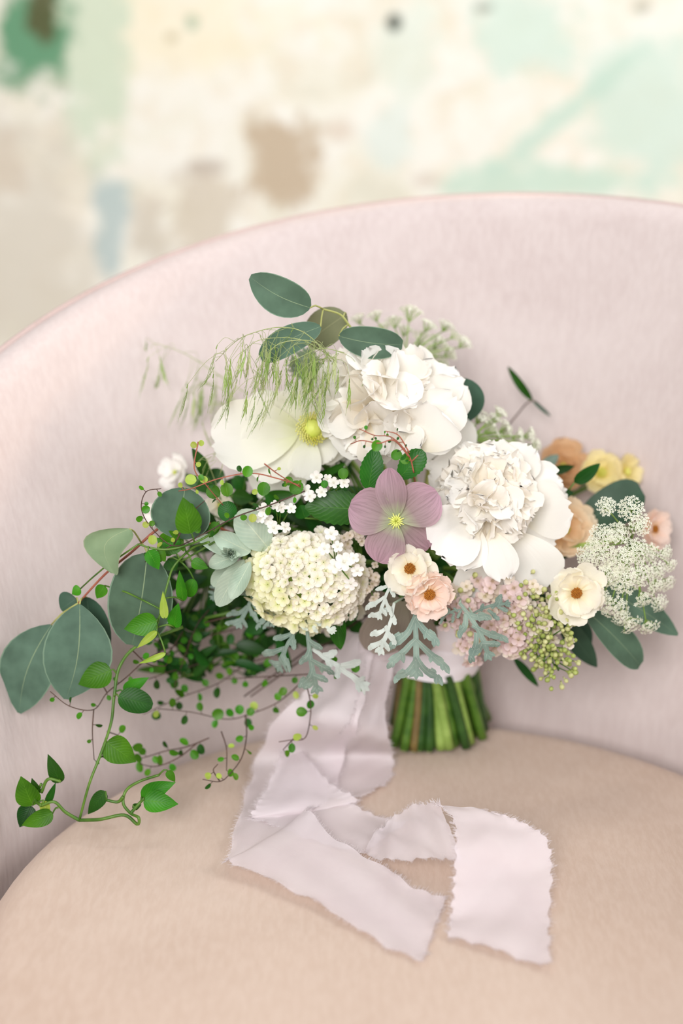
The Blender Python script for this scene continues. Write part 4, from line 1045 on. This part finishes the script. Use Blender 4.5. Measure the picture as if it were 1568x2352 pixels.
# thicker stalks in front, seen between cuff and seat
front = [(905, 1712, 915, 'stem_green', 12), (928, 1722, 940, 'stem_green', 12), (950, 1724, 948, 'stem_brown', 11), (962, 1722, 968, 'stem_dark', 14), (985, 1724, 978, 'stem_dark', 11),
         (1013, 1720, 990, 'stem_pale', 13), (1043, 1712, 1003, 'stem_pale', 12), (1066, 1703, 1022, 'stem_pale', 11), (1082, 1690, 1045, 'stem_green', 15), (1102, 1672, 1066, 'stem_green', 14), (1120, 1650, 1085, 'stem_green', 10)]
lab = ['leftmost thick stalk of the tied bundle, beside the ribbon', 'green stalk, second from left in the front of the bundle', 'brownish stalk, third from left in the front of the bundle', 'dark green stalk with a bright cut end, left of the bundle middle',
       'dark stalk in the middle of the bundle', 'pale green stalk just right of the bundle middle', 'pale stalk leaning right in the front of the bundle', 'pale tan stalk leaning right with a light end',
       'broad green stalk leaning right at the right of the bundle', 'green stalk splayed far right in the bundle', 'thin green stalk at the outer right of the bundle']
for (bu, bv, tu, mt, wd), lb in zip(front, lab):
    f_ = G(bu, bv, .004); y = f_.y; b_ = P(1000+(tu-1000)*.72, 1540, min(y+.012, -.017)); q = b_+(b_-f_)*.12+Vector((0, .006, 0))
    rr_ = px(wd, f_)
    t_ = thing('cut_stem', f_, lb, 'stem')
    part('stalk', tube([q, b_, b_.lerp(f_, .5)+Vector((.0008, 0, 0)), f_], rr_*.85, rr_, 10, 4), mt, t_)
    d = (f_-b_).normalized(); part('cut_face', tube([f_-d*.0004, f_+d*.0006], rr_*.85, rr_*.8, 10, 1), 'raw_stem_end', t_, label='pale cut end')

# ------------------------------------------------------------------ silk ribbon
rb = thing('silk_ribbon', (BC.x, BC.y, .0), 'blush white silk ribbon with frayed edges, tied round the stems and trailing over the seat', 'ribbon')
def sheet(rows, ncol=22, sub=9, wob=.0010, seed=1, zfloor=.0012, fray=(True, True, True)):
    r = random.Random(seed); Lp = catmull([a for a, b in rows], sub); Rp = catmull([b for a, b in rows], sub); n = len(Lp)
    vs, fs, uv = [], [], []; f = [r.uniform(0, 6) for _ in range(6)]
    for i in range(n):
        s = i/(n-1)
        for j in range(ncol+1):
            q = j/ncol; p = Lp[i].lerp(Rp[i], q)
            e = (abs(q-.5)*2)**6
            z = wob*(math.sin(q*7+f[0]+s*9)+.6*math.sin(q*13+s*17+f[1])+.8*math.sin(s*23+f[2]))+e*wob*1.8*abs(math.sin(s*60+f[3]+q*5))
            if i == n-1: z += wob*1.6*abs(math.sin(q*14+f[4]))
            w_ = (Rp[i]-Lp[i]); p = p+w_*(.018*math.sin(s*75+f[5])*(1 if q > .97 else (-1 if q < .03 else 0)))
            p = p+Vector((0, 0, z)); p.z = max(p.z, zfloor)
            vs.append(p); uv.append((q, s))
    for i in range(n-1):
        for j in range(ncol): k = i*(ncol+1)+j; fs.append((k, k+1, k+ncol+2, k+ncol+1))
    # frayed threads
    th = []
    def fr(p, o, cnt, ln=.0032):
        for _ in range(cnt):
            a = o.normalized()*r.uniform(.3, 1)*ln+Vector((r.gauss(0, .0007), r.gauss(0, .0007), r.uniform(-.0002, .0009)))
            k = p+Vector((r.gauss(0, .0006), r.gauss(0, .0006), 0)); e2 = k+a; e2.z = max(e2.z, .0006)
            th.append(tube([k-a*.2, e2], .00013, .00008, 3, 1, False))
    ends = []
    for i in range(n-1):
        for (j, s2) in ((0, -1), (ncol, 1)):
            k = i*(ncol+1)+j; k2 = k-s2; o = vs[k]-vs[k2]
            if o.length < 1e-6: continue
            seg = vs[k+ncol+1]-vs[k]
            for q in (0, .33, .66): fr(vs[k]+seg*q, o, 1+int(seg.length > .003))
    if fray[2]:
        for j in range(ncol):
            k = (n-1)*(ncol+1)+j; o = vs[k]-vs[k-ncol-1]; fr(vs[k], o, 3); fr(vs[k].lerp(vs[k+1], .5), o, 3)
    return (vs, fs, uv), join(th)
def tail(rows, seed, **kw):
    g, th = sheet(rows, seed=seed, **kw); o = part('ribbon_tail', g, 'silk', rb); part('frayed_threads', th, 'silk_thread', o, kind='stuff')
Y = P
tail([(Y(800, 1455, -.035), Y(880, 1460, -.04)), (Y(762, 1520, -.045), Y(850, 1530, -.055)), (Y(716, 1578, -.055), Y(838, 1600, -.07)), (Y(640, 1650, -.065), Y(820, 1670, -.085)),
      (G(592, 1735, .012), G(790, 1730, .014)), (G(572, 1800, .004), G(775, 1800, .004)), (G(545, 1890, .003), G(745, 1850, .003)), (G(524, 1975, .006), G(705, 1866, .007)),
      (G(530, 1984, .010), G(712, 1870, .012)), (G(640, 2035, .006), G(775, 1935, .007)), (G(760, 2096, .004), G(880, 1992, .004)), (G(865, 2160, .003), G(960, 2042, .003)), (G(968, 2214, .003), G(1024, 2062, .003))], 3)
tail([(Y(850, 1465, -.04), Y(906, 1470, -.035)), (Y(840, 1540, -.055), Y(902, 1545, -.045)), (Y(822, 1610, -.07), Y(884, 1625, -.055)), (Y(800, 1670, -.085), Y(892, 1700, -.065)),
      (G(745, 1730, .010), G(903, 1742, .004)), (G(700, 1775, .003), G(890, 1795, .002)), (G(650, 1815, .003), G(824, 1842, .003))], 5, fray=(True, True, False))
tail([(G(660, 1704, .014), G(676, 1704, .016)), (G(635, 1760, .014), G(722, 1762, .014)), (G(605, 1825, .011), G(775, 1812, .011)), (G(580, 1872, .007), G(820, 1843, .006)),
      (G(590, 1890, .003), G(800, 1850, .004)), (G(700, 1925, .002), G(850, 1868, .002)), (G(840, 1962, .002), G(932, 1893, .002))], 7, fray=(True, True, False))
tail([(G(832, 1962, .003), G(862, 1912, .006)), (G(900, 1978, .010), G(905, 1880, .012)), (G(1000, 1977, .018), G(960, 1850, .022)), (G(1060, 1974, .024), G(1010, 1846, .034))], 9, fray=(True, True, False))
tail([(G(990, 1842, .034), G(1110, 1860, .034)), (G(1040, 1880, .034), G(1200, 1890, .032)), (G(1046, 1955, .028), G(1255, 1935, .024)), (G(1042, 2040, .014), G(1266, 2010, .010)), (G(1036, 2100, .005), G(1260, 2110, .004)), (G(1030, 2152, .003), G(1262, 2222, .003))], 11)
# the cuff round the stalks
def cuff(z0, z1, r0, r1, seed, tilt=.0):
    r = random.Random(seed); vs, fs, uv = [], [], []; n = 72; m_ = 10; ph = r.uniform(0, 6)
    for i in range(m_+1):
        k = i/m_
        for j in range(n):
            a = 2*math.pi*j/n; rr_ = r0+(r1-r0)*k+.0011*math.sin(a*3+k*9+ph)+.0009*math.sin(k*16+a*2)
            z = z0+(z1-z0)*k+tilt*math.cos(a)*(1-k*.5)
            vs.append(Vector((BC.x-.002+math.cos(a)*rr_, BC.y+math.sin(a)*rr_*.92, z))); uv.append((j/n*3, k))
    for i in range(m_):
        for j in range(n): fs.append((i*n+j, i*n+(j+1) % n, (i+1)*n+(j+1) % n, (i+1)*n+j))
    return vs, fs, uv
part('ribbon_wrap', cuff(.062, .100, .0345, .037, 1, -.004), 'silk_wrap', rb)
part('ribbon_wrap', cuff(.066, .112, .0352, .041, 2, .005), 'silk_wrap', rb)
# knot
kc = P(862, 1478, -.045)
part('ribbon_knot', join([blade(kc+Vector((-.012, 0, -.008)), kc+Vector((.03, .01, .012)), .03, .5, .5, TOCAM, -.5, .2, ruf=.05, nu=12, nv=10), blade(kc+Vector((-.006, 0, .012)), kc+Vector((.036, .012, -.006)), .026, .5, .5, TOCAM, -.5, .25, ruf=.05, nu=12, nv=10)]), 'silk', rb)
print('OBJECTS', len(bpy.data.objects), 'tris', sum(len(m.polygons) for m in bpy.data.meshes))
